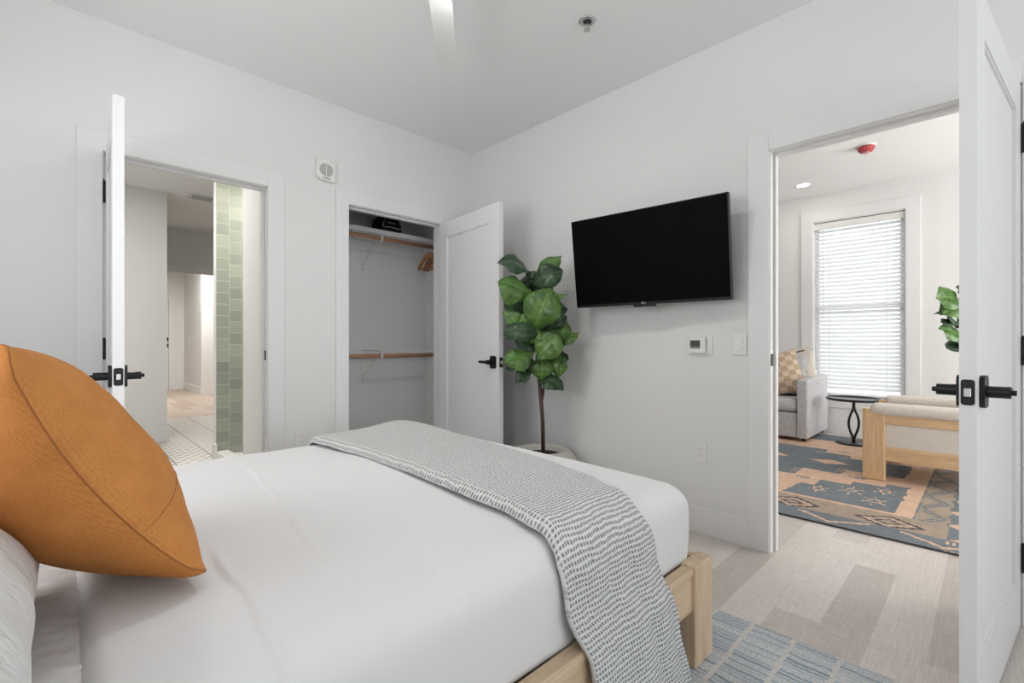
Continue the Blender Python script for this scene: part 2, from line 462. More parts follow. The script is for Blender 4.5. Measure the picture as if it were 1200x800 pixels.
# casings and jambs: flat stock, jamb with a stop
def casing_left(name, x0, x1, label, w=.092):
    t = .014
    y = YW - t
    b = B((x0 - w, x0, y, YW, 0, HD + w), (x1, x1 + w, y, YW, 0, HD + w), (x0, x1, y, YW, HD, HD + w), bev=.002, seg=1)
    j = .018; a = YW - .004; e = YW + T + .004
    for bx in ((x0 - .010 - j + .014, x0 + .004, a, e, 0, HD + .004), (x1 - .004, x1 + .014, a, e, 0, HD + .004), (x0, x1, a, e, HD - .004, HD + .014),
               (x0 + .004, x0 + .016, YW + .045, YW + .078, 0, HD - .004), (x1 - .016, x1 - .004, YW + .045, YW + .078, 0, HD - .004),
               (x0 + .016, x1 - .016, YW + .045, YW + .078, HD - .016, HD - .004)): rbox(b, *bx)
    return struct(name, b, M['trim'], label, 'door trim')
casing_left('trim_1', BX0, BX1, 'white flat casing around the bathroom doorway', .098)
casing_left('trim_2', CX0, CX1, 'white flat casing around the closet opening')
w, t_ = .100, .014
b = B((XW - t_, XW, DY1, DY1 + w, 0, HD + w), (XW - t_, XW, DY0 - w, DY0, 0, HD + w), (XW - t_, XW, DY0, DY1, HD, HD + w), bev=.002, seg=1)
a, e = XW - .004, XW + T + .004
for bx in ((a, e, DY1 - .004, DY1 + .014, 0, HD + .004), (a, e, DY0 - .014, DY0 + .004, 0, HD + .004), (a, e, DY0, DY1, HD - .004, HD + .014),
           (XW + .045, XW + .08, DY1 - .016, DY1 - .004, 0, HD - .004), (XW + .045, XW + .08, DY0 + .004, DY0 + .016, 0, HD - .004),
           (XW + .045, XW + .08, DY0 + .016, DY1 - .016, HD - .016, HD - .004)): rbox(b, *bx)
struct('trim_3', b, M['trim'], 'white flat casing around the living room doorway', 'door trim')
def plate(name, x0, x1, y0, y1, z0, z1, parent): return obj(name, B((x0, x1, y0, y1, z0, z1), bev=.001, seg=1), M['black'], parent)
tr = bpy.data.objects['trim_1']; s_ = plate('strike_plate', BX1 - .0055, BX1 - .0035, YW + .002, YW + .034, .955, 1.015, tr)
tr = bpy.data.objects['trim_3']; plate('strike_plate', XW + .002, XW + .034, DY1 - .0055, DY1 - .0035, .945, 1.005, tr)
# baseboards
bh, bt = .147, .014
struct('baseboard_right', B((XW - bt, XW, DY1 + .1, YW, 0, bh), bev=.002, seg=1), M['trim'], 'tall white baseboard under the television', 'baseboard')
struct('baseboard_left', B((-.74, BX0 - .092, YW - bt, YW, 0, bh), (BX1 + .092, CX0 - .092, YW - bt, YW, 0, bh), (CX1 + .092, XW - bt, YW - bt, YW, 0, bh), bev=.002, seg=1), M['trim'], 'tall white baseboard on the closet wall', 'baseboard')
struct('baseboard_closet', B((1.33, XW, CB - bt, CB, 0, bh), (XW - bt, XW, YW + T, CB - bt, 0, bh), bev=.002, seg=1), M['trim'], 'white baseboard inside the closet', 'baseboard')

# ---------------------------------------------------------- added bedroom windows, out of view, for fill daylight
def window(name, axis, pos, a0, a1, z0, z1, label, casew=.11, into=1, sill=True):
    """axis 'X': pane in a plane X=pos, opening a0..a1 along Y; 'Y' the same with X. into=+1/-1 side of the room"""
    root = bpy.data.objects.new(name, None); COL.objects.link(root); root['kind'] = 'structure'; tag(root, label, 'window')
    def bx(a, b, n0, n1, za, zb):
        n0, n1 = sorted((pos + n0 * into, pos + n1 * into))
        return (n0, n1, a, b, za, zb) if axis == 'X' else (a, b, n0, n1, za, zb)
    c = .016
    obj('window_frame', B(bx(a0 - casew, a0, 0, c, z0 - .02, z1 + casew), bx(a1, a1 + casew, 0, c, z0 - .02, z1 + casew), bx(a0, a1, 0, c, z1, z1 + casew),
        bx(a0, a0 + .012, -.11, 0, z0, z1), bx(a1 - .012, a1, -.11, 0, z0, z1), bx(a0 + .012, a1 - .012, -.11, 0, z1 - .012, z1)), M['trim'], root)
    obj('window_sill', B(bx(a0 - casew - .02, a1 + casew + .02, -.10, .04, z0 - .03, z0), bx(a0 - casew, a1 + casew, 0, c, z0 - .13, z0 - .03), bev=.002, seg=1), M['trim'], root)
    zm = (z0 + z1) / 2
    obj('sash', B(bx(a0 + .012, a0 + .055, -.10, -.065, z0, z1 - .012), bx(a1 - .055, a1 - .012, -.10, -.065, z0, z1 - .012), bx(a0 + .055, a1 - .055, -.10, -.065, z1 - .055, z1 - .012),
        bx(a0 + .055, a1 - .055, -.10, -.065, z0, z0 + .05), bx(a0 + .055, a1 - .055, -.10, -.065, zm - .022, zm + .022)), M['trim'], root)
    g = obj('window_pane', B(bx(a0 + .05, a1 - .05, -.086, -.080, z0 + .045, z1 - .05)), M['glass'], root)
    return root
m, t = mat('window_glass', (1, 1, 1, 1), 0)
g = t.new('ShaderNodeBsdfGlass'); g.inputs['IOR'].default_value = 1.01; g.inputs['Roughness'].default_value = 0
g2 = t.new('ShaderNodeBsdfTransparent'); mx = t.new('ShaderNodeMixShader'); mx.inputs[0].default_value = .93
t.link(g.outputs[0], mx.inputs[1]); t.link(g2.outputs[0], mx.inputs[2])
t.link(mx.outputs[0], t.n['Material Output'].inputs[0])
M['glass'] = m
window('window_1', 'Y', -2.4, -.45, 1.95, .55, 2.35, 'added unseen bedroom window behind the camera, for fill daylight', .09, 1)
window('window_2', 'X', -.74, .75, 2.15, 1.0, 2.1, 'added unseen bedroom window over the head of the bed, for fill daylight', .09, 1)

# ---------------------------------------------------------- living room shell
struct('wall_window', B((XL, XL + .15, -2.6, .642, 0, ZL), (XL, XL + .15, 1.514, 4.0, 0, ZL), (XL, XL + .15, .642, 1.514, 0, .43), (XL, XL + .15, .642, 1.514, 2.52, ZL)), M['wall'],
       'living room wall with the window', 'wall')
struct('wall_living_right', B((XW + T, 3.7, -2.7, -2.6, 0, ZL), (3.7, 5.9, -2.7, -2.6, 0, .6), (3.7, 5.9, -2.7, -2.6, 2.4, ZL), (5.9, XL, -2.7, -2.6, 0, ZL),
       (XW, XW + T, -2.7, -2.515, 0, ZL)), M['wall'], 'living room side wall with an added window', 'wall')
struct('wall_living_left', B((XW + T, XL + .15, 4.0, 4.1, 0, ZL), (XW + T - .02, XW + T, YW + T, 4.0, 0, ZL)), M['wall'], 'living room wall beside the sofa', 'wall')
struct('ceiling_living', B((XW + T, XL + .15, -2.7, 4.1, ZL, ZL + .1)), M['ceil'], 'flat white ceiling of the living room', 'ceiling')
bm = bmesh.new(); planks(bm, XW + T, XL, YW + T, 4.0, .1525, .92, .302, None, 9)
struct('floor_living', bm, M['floor'], 'plank floor at the far end of the living room', 'floor')
struct('baseboard_living', B((XL - bt, XL, -2.6, 4.0, 0, .18), bev=.002, seg=1), M['trim'], 'tall white baseboard under the living room window', 'baseboard')
window('window_3', 'X', XL, .642, 1.514, .43, 2.52, 'tall living room window with a white blind', .118, -1)
window('window_4', 'Y', -2.6, 3.7, 5.9, .6, 2.4, 'added unseen living room side window, for fill daylight', .1, 1)  # unseen window added to brighten the living room

# ---------------------------------------------------------- bathroom passage and hall
YB = 6.25
struct('wall_bathroom', B((-1.2, .88, YB, 8.06, 0, ZC), (-1.3, -1.2, YW + T, YB, 0, ZC)), M['wall'], 'white bathroom wall facing the doorway', 'wall')
struct('wall_shower', B((1.05, 1.15, YW + T, 4.05, 0, ZC)), M['wall'], 'white shower wall right of the bathroom doorway', 'wall')
struct('wall_shower_near', B((1.15, XW + T, CB + .1, 4.10, 0, ZC)), M['wall'], 'shower wall backing onto the closet', 'wall')
struct('wall_shower_end', B((2.1, 2.2, 4.05, 4.9, 0, ZC)), M['wall'], 'end wall of the shower', 'wall')
o = struct('wall_tiled', B((1.052, 2.2, 4.9, 4.91, 0.06, ZC - .001)), M['greentile'], 'pale green handmade tiles on the shower wall', 'wall')
struct('wall_wing', B((1.05, 3.0, 4.91, 4.99, 0, ZC)), M['trim'], 'white wing wall carrying the green shower tiles', 'wall')
struct('baseboard_wing', B((1.036, 1.05, 4.86, 4.99, 0, bh), bev=.002, seg=1), M['trim'], 'white baseboard on the wing wall', 'baseboard')
struct('baseboard_bathroom', B((-1.2, .88, YB - bt, YB, 0, bh), (.88, .894, YB - bt, 8.06, 0, bh), bev=.002, seg=1), M['trim'], 'white baseboard on the bathroom wall', 'baseboard')
struct('floor_bathroom', B((-1.2, 1.15, YW + T, 8.06, -.05, .0), (1.15, 3.0, 4.05, 8.06, -.05, .0)), M['bathfloor'], 'white and grey patterned tile floor', 'floor')
struct('ceiling_bathroom', B((-1.3, 1.15, YW + T, 8.06, ZC, ZC + .1), (1.15, 3.1, 4.1, 8.06, ZC, ZC + .1)), M['ceil'], 'white bathroom ceiling', 'ceiling')
struct('wall_bathroom_right', B((3.0, 3.1, 4.1, 8.06, 0, ZC)), M['wall'], 'bathroom side wall', 'wall')
struct('wall_hall_header', B((-1.3, .88, 8.06, 8.16, 0, ZC), (.88, 2.6, 8.06, 8.16, 2.16, ZC), (2.6, 5.1, 8.06, 8.16, 0, ZC)), M['wall'], 'wall over the opening to the hall', 'wall')
struct('trim_4', B((.88, 2.6, 8.046, 8.06, 2.06, 2.16), bev=.002, seg=1), M['trim'], 'white head casing over the hall opening', 'door trim')
bm = bmesh.new(); planks(bm, 8.06, 13.0, -1.2, 5.0, .16, 1.2, 0, None, 5, along='X')
for v in bm.verts: v.co.x, v.co.y = v.co.y, v.co.x
struct('floor_hall', bm, M['hallfloor'], 'pale wooden hall floor', 'floor')
struct('wall_hall', B((-1.3, 5.1, 13.0, 13.1, 0, ZC), (-1.3, -1.2, 8.16, 13.0, 0, ZC), (5.0, 5.1, 8.16, 13.0, 0, ZC)), M['wall'], 'white hall end wall', 'wall')
struct('wall_hall_pier', B((2.15, 5.0, 11.24, 13.0, 0, ZC)), M['wall'], 'white pier in the hall', 'wall')
struct('baseboard_hall', B((2.136, 5.0, 11.226, 11.24, 0, .16), (2.136, 2.15, 11.24, 12.986, 0, .16), (1.96, 2.136, 12.986, 13.0, 0, .16), bev=.002, seg=1), M['trim'], 'white baseboard around the hall pier', 'baseboard')
struct('ceiling_hall', B((-1.3, 5.1, 8.16, 13.1, ZC, ZC + .1)), M['ceil'], 'white hall ceiling', 'ceiling')
struct('trim_5', B((.85, .95, 12.98, 13.0, 0, 2.16), (1.86, 1.96, 12.98, 13.0, 0, 2.16), (.95, 1.86, 12.98, 13.0, 2.06, 2.16), bev=.002, seg=1), M['trim'], 'white casing around the hall door', 'door trim')
# shower base
sb = thing('shower_base', 'white shower base and curb at the foot of the green tiles', 'shower base', (1.1, 4.48, 0))
obj('curb', B((-.05, .05, -.425, .415, 0, .085), bev=.006), M['plastic'], sb)
obj('pan', B((.05, .99, -.425, .415, 0, .045), bev=.006), M['plastic'], sb)

# ================================================================== DOORS
def lever(parent, loc, side, toward):
    """side: +1/-1 normal along local y; toward: local x direction of the lever"""
    h = bpy.data.objects.new('door_handle', None); COL.objects.link(h); h.parent = parent; h.location = loc
    bm = bmesh.new()
    rbox(bm, -.031, .031, min(0, .011 * side), max(0, .011 * side), -.043, .043, bev=.0)
    vert = [e for e in bm.edges if abs(e.verts[0].co.x - e.verts[1].co.x) < 1e-6 and abs(e.verts[0].co.z - e.verts[1].co.z) < 1e-6]
    bmesh.ops.bevel(bm, geom=vert, offset=.016, segments=5, profile=.5, affect='EDGES')
    obj('rosette', bm, M['black'], h)
    bm = bmesh.new(); tube(bm, [(0, .009 * side, 0), (0, .056 * side, 0)], .0155, 18)
    tube(bm, [(0, .056 * side, 0), (0, .066 * side, 0)], .007, 12)
    obj('neck', bm, M['black'], h)
    bm = bmesh.new(); tube(bm, [(-.004 * toward, .040 * side, 0), (.05 * toward, .040 * side, 0), (.115 * toward, .039 * side, 0)], [.0115, .0100, .0095], 14)
    obj('lever', bm, M['black'], h)
    return h
def door(name, label, hinge, ang, width, thick, height, sgn, hz=(.26, 1.03, 1.82), stop=False, hz_handle=.93):
    """local +x from the hinge along the leaf, leaf thickness from y=0 to y=sgn*thick; hinge knuckles at y=0"""
    d = bpy.data.objects.new(name, None); COL.objects.link(d); d['kind'] = 'structure'; tag(d, label, 'door')
    d.location = (hinge[0], hinge[1], 0); d.rotation_euler = (0, 0, ang)
    y0, y1 = sorted((0, sgn * thick))
    z0 = .012
    st, tr_, brl = .115, .12, .20
    b = B((0, st, y0, y1, z0, height), (width - st, width, y0, y1, z0, height), (st, width - st, y0, y1, height - tr_, height), (st, width - st, y0, y1, z0, brl))
    rbox(b, st, width - st, y0 + .010, y1 - .010, brl, height - tr_)
    # sticking: small bevelled strip around the panel on both faces
    for ya, yb in ((y0 + .004, y0 + .010), (y1 - .010, y1 - .004)):
        for q in ((st, st + .007, brl, height - tr_), (width - st - .007, width - st, brl, height - tr_),
                  (st + .007, width - st - .007, brl, brl + .007), (st + .007, width - st - .007, height - tr_ - .007, height - tr_)):
            rbox(b, q[0], q[1], ya, yb, q[2], q[3])
    obj('leaf', b, M['door'], d)
    for s, yy in ((1, y1), (-1, y0)): lever(d, (width - .062, yy, hz_handle), s, -1)
    bm = B((width, width + .002, y0 + thick * .10, y1 - thick * .10, hz_handle - .034, hz_handle + .034))
    ed = [e for e in bm.edges if abs(e.verts[0].co.y - e.verts[1].co.y) < 1e-6 and abs(e.verts[0].co.z - e.verts[1].co.z) < 1e-6]
    bmesh.ops.bevel(bm, geom=ed, offset=.007, segments=4, profile=.5, affect='EDGES')
    lp = obj('latch_plate', bm, M['black'], d)
    obj('latch_bolt', B((width + .002, width + .010, (y0 + y1) / 2 - .007, (y0 + y1) / 2 + .007, hz_handle - .011, hz_handle + .011), bev=.001, seg=1), M['steel'], lp)
    for i, z in enumerate(hz):
        bm = bmesh.new()
        tube(bm, [(-.003, -.006 * sgn, z - .052), (-.003, -.006 * sgn, z + .052)], .0065, 10)
        tube(bm, [(-.003, -.006 * sgn, z + .052), (-.003, -.006 * sgn, z + .058)], .0045, 10)
        rbox(bm, -.0035, -.0005, min(0, sgn * thick * .9), max(0, sgn * thick * .9), z - .05, z + .05)
        rbox(bm, -.034, -.004, min(-.0005 * sgn, -.0030 * sgn), max(-.0005 * sgn, -.0030 * sgn), z - .05, z + .05)
        h = obj('hinge', bm, M['black'], d)
        if stop and i == 2:
            bm = bmesh.new()
            tube(bm, [(-.003, -.006 * sgn, z + .062), (-.03, -.030 * sgn, z + .062)], .004, 8)
            tube(bm, [(-.03, -.030 * sgn, z + .062), (-.036, -.036 * sgn, z + .062)], .009, 10)
            obj('door_stop', bm, M['black'], h)
    return d
# bathroom door: swung fully into the room, seen on its edge
door('door_1', 'white bathroom door standing open, seen on its latch edge', (BX0 + .010, YW - .016), R(-92), .758, .036, 2.02, 1, stop=True)
# closet door
door('door_2', 'white panel closet door standing open beside the plant', (CX1 - .006, YW - .016), R(-90 - 5.5), .80, .035, 2.02, -1)
# living room door
door('door_3', 'white panel door with black lever at the right edge of the view', (XW - .016, DY0 + .004), R(180 - 7.0), .85, .034, 2.02, 1 * -1, stop=True)
# hall door far away
d4 = bpy.data.objects.new('door_4', None); COL.objects.link(d4); d4['kind'] = 'structure'; tag(d4, 'white closed door at the far end of the hall', 'door')
d4.location = (.95, 12.985, 0)
obj('leaf', B((.01, .90, -.01, .014, .012, 2.05)), M['door'], d4)
obj('gap_shade_strip', B((.90, .91, -.006, .014, .0, 2.06)), M['grey_plastic'], d4)  # grey strip stands in for the shaded gap at the leaf edge
obj('door_lock', B((.84, .90, -.03, -.01, 1.10, 1.19), bev=.005), M['black'], d4)
obj('door_handle', B((.84, .90, -.03, -.01, .96, 1.05), (.80, .9, -.06, -.035, 1.0, 1.02), bev=.005), M['black'], d4)

# ================================================================== BED
RAILZ = .335
bed = thing('bed_frame', 'low oak platform bed frame with chunky block legs', 'bed', (0.55, 1.50, 0))
def bb(*q): return tuple(v - (0.55 if i < 2 else 1.50 if i < 4 else 0) for i, v in enumerate(q))
BY0, BY1, BX_0, BX_1 = .66, 2.345, -.62, 1.60
for yy in (BY0, BY1 - .056):
    for xx in (BX_0, BX_1 - .13):
        obj('leg', B(bb(xx, xx + .13, yy, yy + .056, 0.0115, .34), bev=.006, seg=3), M['oakz'], bed)
for yy in (BY0 + .008, BY1 - .048):
    o = obj('side_rail', B(bb(BX_0 + .13, BX_1 - .13, yy + .005, yy + .033, .195, .312), bev=.003), M['oak'], bed)
    obj('rail_cap', B(bb(BX_0 + .13, BX_1 - .13, yy, yy + .040, .313, .336), bev=.004), M['oak'], o)
o = obj('foot_rail', B(bb(BX_1 - .042, BX_1 - .006, BY0 + .056, BY1 - .056, .195, .334), bev=.004), M['oaky'], bed)
o = obj('head_rail', B(bb(BX_0 + .006, BX_0 + .042, BY0 + .056, BY1 - .056, .195, .334), bev=.004), M['oaky'], bed)
obj('headboard', B(bb(BX_0 - .035, BX_0, BY0, BY1, .1, .95), bev=.01), M['oaky'], bed)
for i in range(9):
    x = -.45 + i * .235
    obj('slat', B(bb(x, x + .08, BY0 + .042, BY1 - .05, .268, .288), bev=.003), M['oaky'], bed)

def softbox(x0, x1, y0, y1, z0, z1, rxy, rz, nx, ny, nz, bulge=0, amp=0, seed=0, open_bottom=True, extra=None, ry=None):
    ry = ry or rxy
    bm = bmesh.new()
    def add(fn, na, nb):
        g = [[bm.verts.new(fn(i / na, j / nb)) for j in range(nb + 1)] for i in range(na + 1)]
        for i in range(na):
            for j in range(nb): bm.faces.new((g[i][j], g[i + 1][j], g[i + 1][j + 1], g[i][j + 1]))
    X = lambda a: x0 + (x1 - x0) * a
    Y = lambda a: y0 + (y1 - y0) * a
    Z = lambda a: z0 + (z1 - z0) * a
    add(lambda a, b: (X(a), Y(b), z1), nx, ny)
    add(lambda a, b: (X(a), y0, Z(b)), nx, nz); add(lambda a, b: (X(a), y1, Z(b)), nx, nz)
    add(lambda a, b: (x0, Y(a), Z(b)), ny, nz); add(lambda a, b: (x1, Y(a), Z(b)), ny, nz)
    if not open_bottom: add(lambda a, b: (X(a), Y(b), z0), nx, ny)
    bmesh.ops.remove_doubles(bm, verts=bm.verts, dist=1e-5)
    for v in bm.verts:
        p = v.co.copy()
        q = Vector((min(max(p.x, x0 + rxy), x1 - rxy), min(max(p.y, y0 + ry), y1 - ry), min(p.z, z1 - rz)))
        if not open_bottom: q.z = max(q.z, z0 + rz)
        d = p - q
        if d.length > 1e-6:
            # superellipse style rounding with different radii
            e = Vector((d.x / rxy, d.y / ry, d.z / rz)); k = max(abs(e.x), abs(e.y), abs(e.z))
            e = e.normalized() * k
            p = q + Vector((e.x * rxy, e.y * ry, e.z * rz))
        tz = (p.z - z0) / (z1 - z0)
        if bulge:
            s = math.sin(min(max(tz, 0), 1) * math.pi)
            c = Vector(((x0 + x1) / 2, (y0 + y1) / 2, 0)); dx = p.x - c.x; dy = p.y - c.y
            ex = max(0, abs(dx) - (x1 - x0) / 2 + rxy * 1.2) / rxy; ey = max(0, abs(dy) - (y1 - y0) / 2 + rxy * 1.2) / rxy
            p.x += math.copysign(bulge * s * min(1, ex), dx); p.y += math.copysign(bulge * s * min(1, ey), dy)
        if amp: p += noise.noise_vector(Vector((p.x * 3.1 + seed, p.y * 3.1, p.z * 4))) * amp
        if extra: p = extra(p)
        v.co = p
    return bm
# mattress with fitted sheet
bm = softbox(-.56, 1.525, .745, 2.275, .292, .552, .06, .05, 60, 40, 8, 0, .002, 3, open_bottom=False)
mt = obj('mattress', bm, M['sheet'], None, True); tag(mt, 'mattress under the white bedding on the oak bed frame', 'mattress')
# crinkled flat sheet turned down at the head end
def crink(p):
    n = noise.noise(Vector((p.x * 16, p.y * 9 + p.x * 12, 0))) * .007 - abs(noise.noise(Vector((p.x * 22 + p.y * 9, p.y * 26, 2)))) * .007
    if p.z > .5: p.z += n
    return p
bm = softbox(-.545, .20, .733, 2.284, .40, .566, .06, .05, 150, 260, 6, 0, 0, 3, extra=crink)
sh = obj('flat_sheet', bm, M['sheet'], None, True); tag(sh, 'crinkled white sheet showing beside the white pillow', 'sheet')
# duvet
def duv(p):
    # crown, long soft creases and a puffed turned edge at the head end
    if p.z > .5:
        yy = (p.y - 1.5) / .8; xx = (p.x - .8) / .8
        p.z += .010 * max(0, 1 - yy * yy) * max(0, 1 - xx * xx * .6)
        def crease(k, amp, wid):
            for (ya, xa), (yb, xb) in zip(k, k[1:]):
                if yb <= p.y <= ya:
                    xc = xa + (xb - xa) * (ya - p.y) / (ya - yb) + .004 * math.sin(p.y * 21)
                    d = p.x - xc; fade = min(1, (k[0][0] - p.y) / .12)
                    return amp * fade * (math.exp(-(d / wid) ** 2) - .6 * math.exp(-((d + 1.9 * wid) / wid) ** 2))
            return 0
        p.z += crease([(1.27, .260), (1.0, .263), (.775, .252), (.69, .246)], .0048, .008)
        p.z += crease([(2.05, .536), (1.70, .506), (1.31, .453), (1.02, .423), (.85, .431), (.72, .396)], .0026, .008)
        p.z += crease([(.98, .62), (.85, .60), (.72, .585)], .0022, .007)
    p.z += noise.noise(Vector((p.x * 2.2, p.y * 2.2, 1.7))) * .006
    p += noise.noise_vector(Vector((p.x * 6, p.y * 6, p.z * 3))) * .0025
    return p
bm = softbox(.018, 1.553, .710, 2.300, .338, .580, .045, .07, 260, 200, 18, .006, 0, 8, extra=duv, ry=.085)
# round the near long edge more strongly, like a full duvet
dv = obj('duvet', bm, M['white_fabric'], None, True); tag(dv, 'smooth white duvet covering the bed', 'duvet')
md = dv.modifiers.new('sol', 'SOLIDIFY'); md.thickness = .008; md.offset = -1

# ---------------------------------------------------------- throw blanket
def throw():
    prof = []     # (y, z) path across the bed, from the far hang to the near hem
    def arc(cy, cz, ry, rz, a0, a1, n):
        return [(cy + ry * math.cos(R(a0 + (a1 - a0) * i / n)), cz + rz * math.sin(R(a0 + (a1 - a0) * i / n))) for i in range(n + 1)]
    prof += [(2.345, .36), (2.342, .42), (2.337, .47)]
    prof += arc(2.225, .500, .108, .106, 0, 90, 8)[1:]
    prof += [(2.225 - (2.225 - .80) * i / 40, .606 + .006 * math.sin(math.pi * i / 40)) for i in range(1, 41)]
    prof += arc(.80, .502, .112, .104, 90, 180, 10)[1:]
    prof += [(.683, .44), (.669, .38), (.652, .33), (.645, .26), (.641, .18), (.639, .10), (.638, .035)]
    # resample by arc length
    L = [0]
    for a, b in zip(prof, prof[1:]): L.append(L[-1] + math.hypot(b[0] - a[0], b[1] - a[1]))
    def at(s):
        for i in range(len(prof) - 1):
            if s <= L[i + 1] + 1e-9:
                f = (s - L[i]) / (L[i + 1] - L[i]); return (prof[i][0] + f * (prof[i + 1][0] - prof[i][0]), prof[i][1] + f * (prof[i + 1][1] - prof[i][1]))
        return prof[-1]
    # edges: x as a function of distance from the near hem
    lk = [(0, .93), (.25, .90), (.42, .845), (.52, .835), (.62, .86), (.80, .89), (1.2, .90), (1.6, .91), (1.9, .89), (2.05, .875), (2.5, .87)]
    rk = [(0, 1.365), (.20, 1.305), (.42, 1.245), (.55, 1.215), (.66, 1.25), (.80, 1.30), (1.1, 1.35), (1.5, 1.40), (1.9, 1.425), (2.05, 1.43), (2.5, 1.43)]
    def ip(k, s):
        for (a, u), (b, v) in zip(k, k[1:]):
            if s <= b: f = (s - a) / (b - a); f = f * f * (3 - 2 * f); return u + f * (v - u)
        return k[-1][1]
    NS, NU = 240, 64
    bm = bmesh.new(); uvl = bm.loops.layers.uv.new('UVMap'); g = []; co = {}
    for i in range(NS + 1):
        s = L[-1] * i / NS; y, z = at(s); sn = L[-1] - s
        xl, xr = ip(lk, sn), ip(rk, sn)
        row = []
        for j in range(NU + 1):
            u = j / NU
            x = xl + (xr - xl) * u + noise.noise(Vector((s * 5, j * .02, 3))) * .006
            bulge = noise.noise(Vector((u * 3.2, s * 2.0, 7))) * .010 + math.sin(u * 9 + s * 1.5) * .004 * (1 if sn < .5 else .4)
            hump = .022 * math.exp(-((sn - 2.0) / .22) ** 2) * math.exp(-((u - .78) / .22) ** 2)
            dz = dy = 0
            wt = min(1, max(0, (sn - .44) / .20)); wt = wt * wt * (3 - 2 * wt)
            dy = -abs(bulge) * (1 - wt); dz = (bulge * .55 + hump) * wt
            edge = min(u, 1 - u)
            dz += (.012 - .026 * max(0, 1 - edge / .07) ** 2) * wt
            v = bm.verts.new((x, y + dy, z + dz)); row.append(v); co[v] = (u * .46, s)
        g.append(row)
    for i in range(NS):
        for j in range(NU):
            f = bm.faces.new((g[i][j], g[i + 1][j], g[i + 1][j + 1], g[i][j + 1]))
            for l in f.loops: l[uvl].uv = co[l.vert]
    o = obj('throw_blanket', bm, M['throw'], None, True)
    md = o.modifiers.new('sol', 'SOLIDIFY'); md.thickness = .014; md.offset = 0
    tag(o, 'grey waffle knit throw draped across the foot of the bed', 'blanket')
throw()

# ---------------------------------------------------------- pillows
def pillow_bm(w, h, t1, t2, n=48, pinch=.06, seed=0, amp=.006, uvscale=None, crisp=2.4, seam_mat=None):
    """w along local x, h along local y, bulge t1 to +z and t2 to -z"""
    bm = bmesh.new(); uvl = bm.loops.layers.uv.new('UVMap')
    sides = []
    for side, tt in ((1, t1), (-1, t2)):
        g = []
        for i in range(n + 1):
            row = []
            for j in range(n + 1):
                # denser sampling near the edges
                u = math.sin((i / n - .5) * math.pi) ; v = math.sin((j / n - .5) * math.pi)
                cu, cv = abs(u), abs(v)
                k = 1 - pinch * (1 - cv ** 2) * cu ** 2; k2 = 1 - pinch * (1 - cu ** 2) * cv ** 2
                x = u * w / 2 * k; y = v * h / 2 * k2
                prof = max(0, (1 - cu ** crisp)) ** .62 * max(0, (1 - cv ** crisp)) ** .62
                edge = prof
                z = side * tt * prof + noise.noise(Vector((x * 9 + seed, y * 9, side))) * amp * (.2 + edge)
                row.append(bm.verts.new((x, y, z)))
            g.append(row)
        for i in range(n):
            for j in range(n):
                f = bm.faces.new((g[i][j], g[i + 1][j], g[i + 1][j + 1], g[i][j + 1])); f.smooth = True
                f.material_index = 0 if side > 0 else 1
                for l in f.loops: l[uvl].uv = (l.vert.co.x, l.vert.co.y)
    bmesh.ops.remove_doubles(bm, verts=bm.verts, dist=2e-4)
    return bm
def frame_mtx(center, ex, ey):
    ex = Vector(ex).normalized(); ey = Vector(ey); ey = (ey - ex * ey.dot(ex)).normalized(); ez = ex.cross(ey)
    m = Matrix((ex, ey, ez)).transposed().to_4x4(); m.translation = Vector(center); return m

# rust cushion: near edge runs from the lower corner up to the top corner
cb_ = Vector((.212, 1.042, .609)); ct_ = Vector((-.059, 1.027, 1.059))
CW, CH_ = (ct_ - cb_).length, .54
CT1, CT2, CBOW, CPIN, CCR = .139, .143, .034, .02, 2.02
exv = (ct_ - cb_).normalized()
ey_ = Vector((math.sin(-.157) * math.cos(.041), math.cos(-.157) * math.cos(.041), math.sin(.041)))
ey_ = (ey_ - exv * ey_.dot(exv)).normalized()
cc = (cb_ + ct_) / 2 + ey_ * CH_ / 2
cush = bpy.data.objects.new('cushion', None); COL.objects.link(cush)
# local z faces the foot of the bed: swap x so that z = front
cush.matrix_world = frame_mtx(cc, -exv, ey_)
tag(cush, 'large rust orange cushion standing on the bed against the white pillow', 'cushion')
def cushpt(u, v, side, lift=0):
    """u: +1 lower corner side, v: -1 near edge"""
    x = u * CW / 2 * (1 - CPIN * (1 - v * v) * u * u); y = v * CH_ / 2 * (1 - CPIN * (1 - u * u) * v * v)
    pr = max(0, 1 - abs(u) ** CCR) ** .62 * max(0, 1 - abs(v) ** CCR) ** .62
    t = CT1 if side > 0 else CT2
    z = side * (t * pr + lift) - CBOW * (1 - u * u)
    nz = noise.noise(Vector((x * 9 + 4, y * 9, side))) * .008 * (.15 + pr)
    ear = max(0, abs(u) * abs(v) - .80) / .20
    m_ = 1 - .035 * ear * ear
    return Vector((x * m_, y * (1 - .09 * ear * ear), z + nz + .008 * ear))
N_ = 60
bm = bmesh.new(); uvl = bm.loops.layers.uv.new('UVMap')
for side in (1, -1):
    g = [[bm.verts.new(cushpt(math.sin((i / N_ - .5) * math.pi), math.sin((j / N_ - .5) * math.pi), side)) for j in range(N_ + 1)] for i in range(N_ + 1)]
    for i in range(N_):
        for j in range(N_):
            f = bm.faces.new((g[i][j], g[i + 1][j], g[i + 1][j + 1], g[i][j + 1])); f.smooth = True; f.material_index = 0 if side > 0 else 1
            for l in f.loops: l[uvl].uv = (l.vert.co.x, l.vert.co.y)
bmesh.ops.remove_doubles(bm, verts=bm.verts, dist=2e-4)
obj('cover', bm, [M['rust'], M['rust2']], cush)
bm = bmesh.new(); pts = []
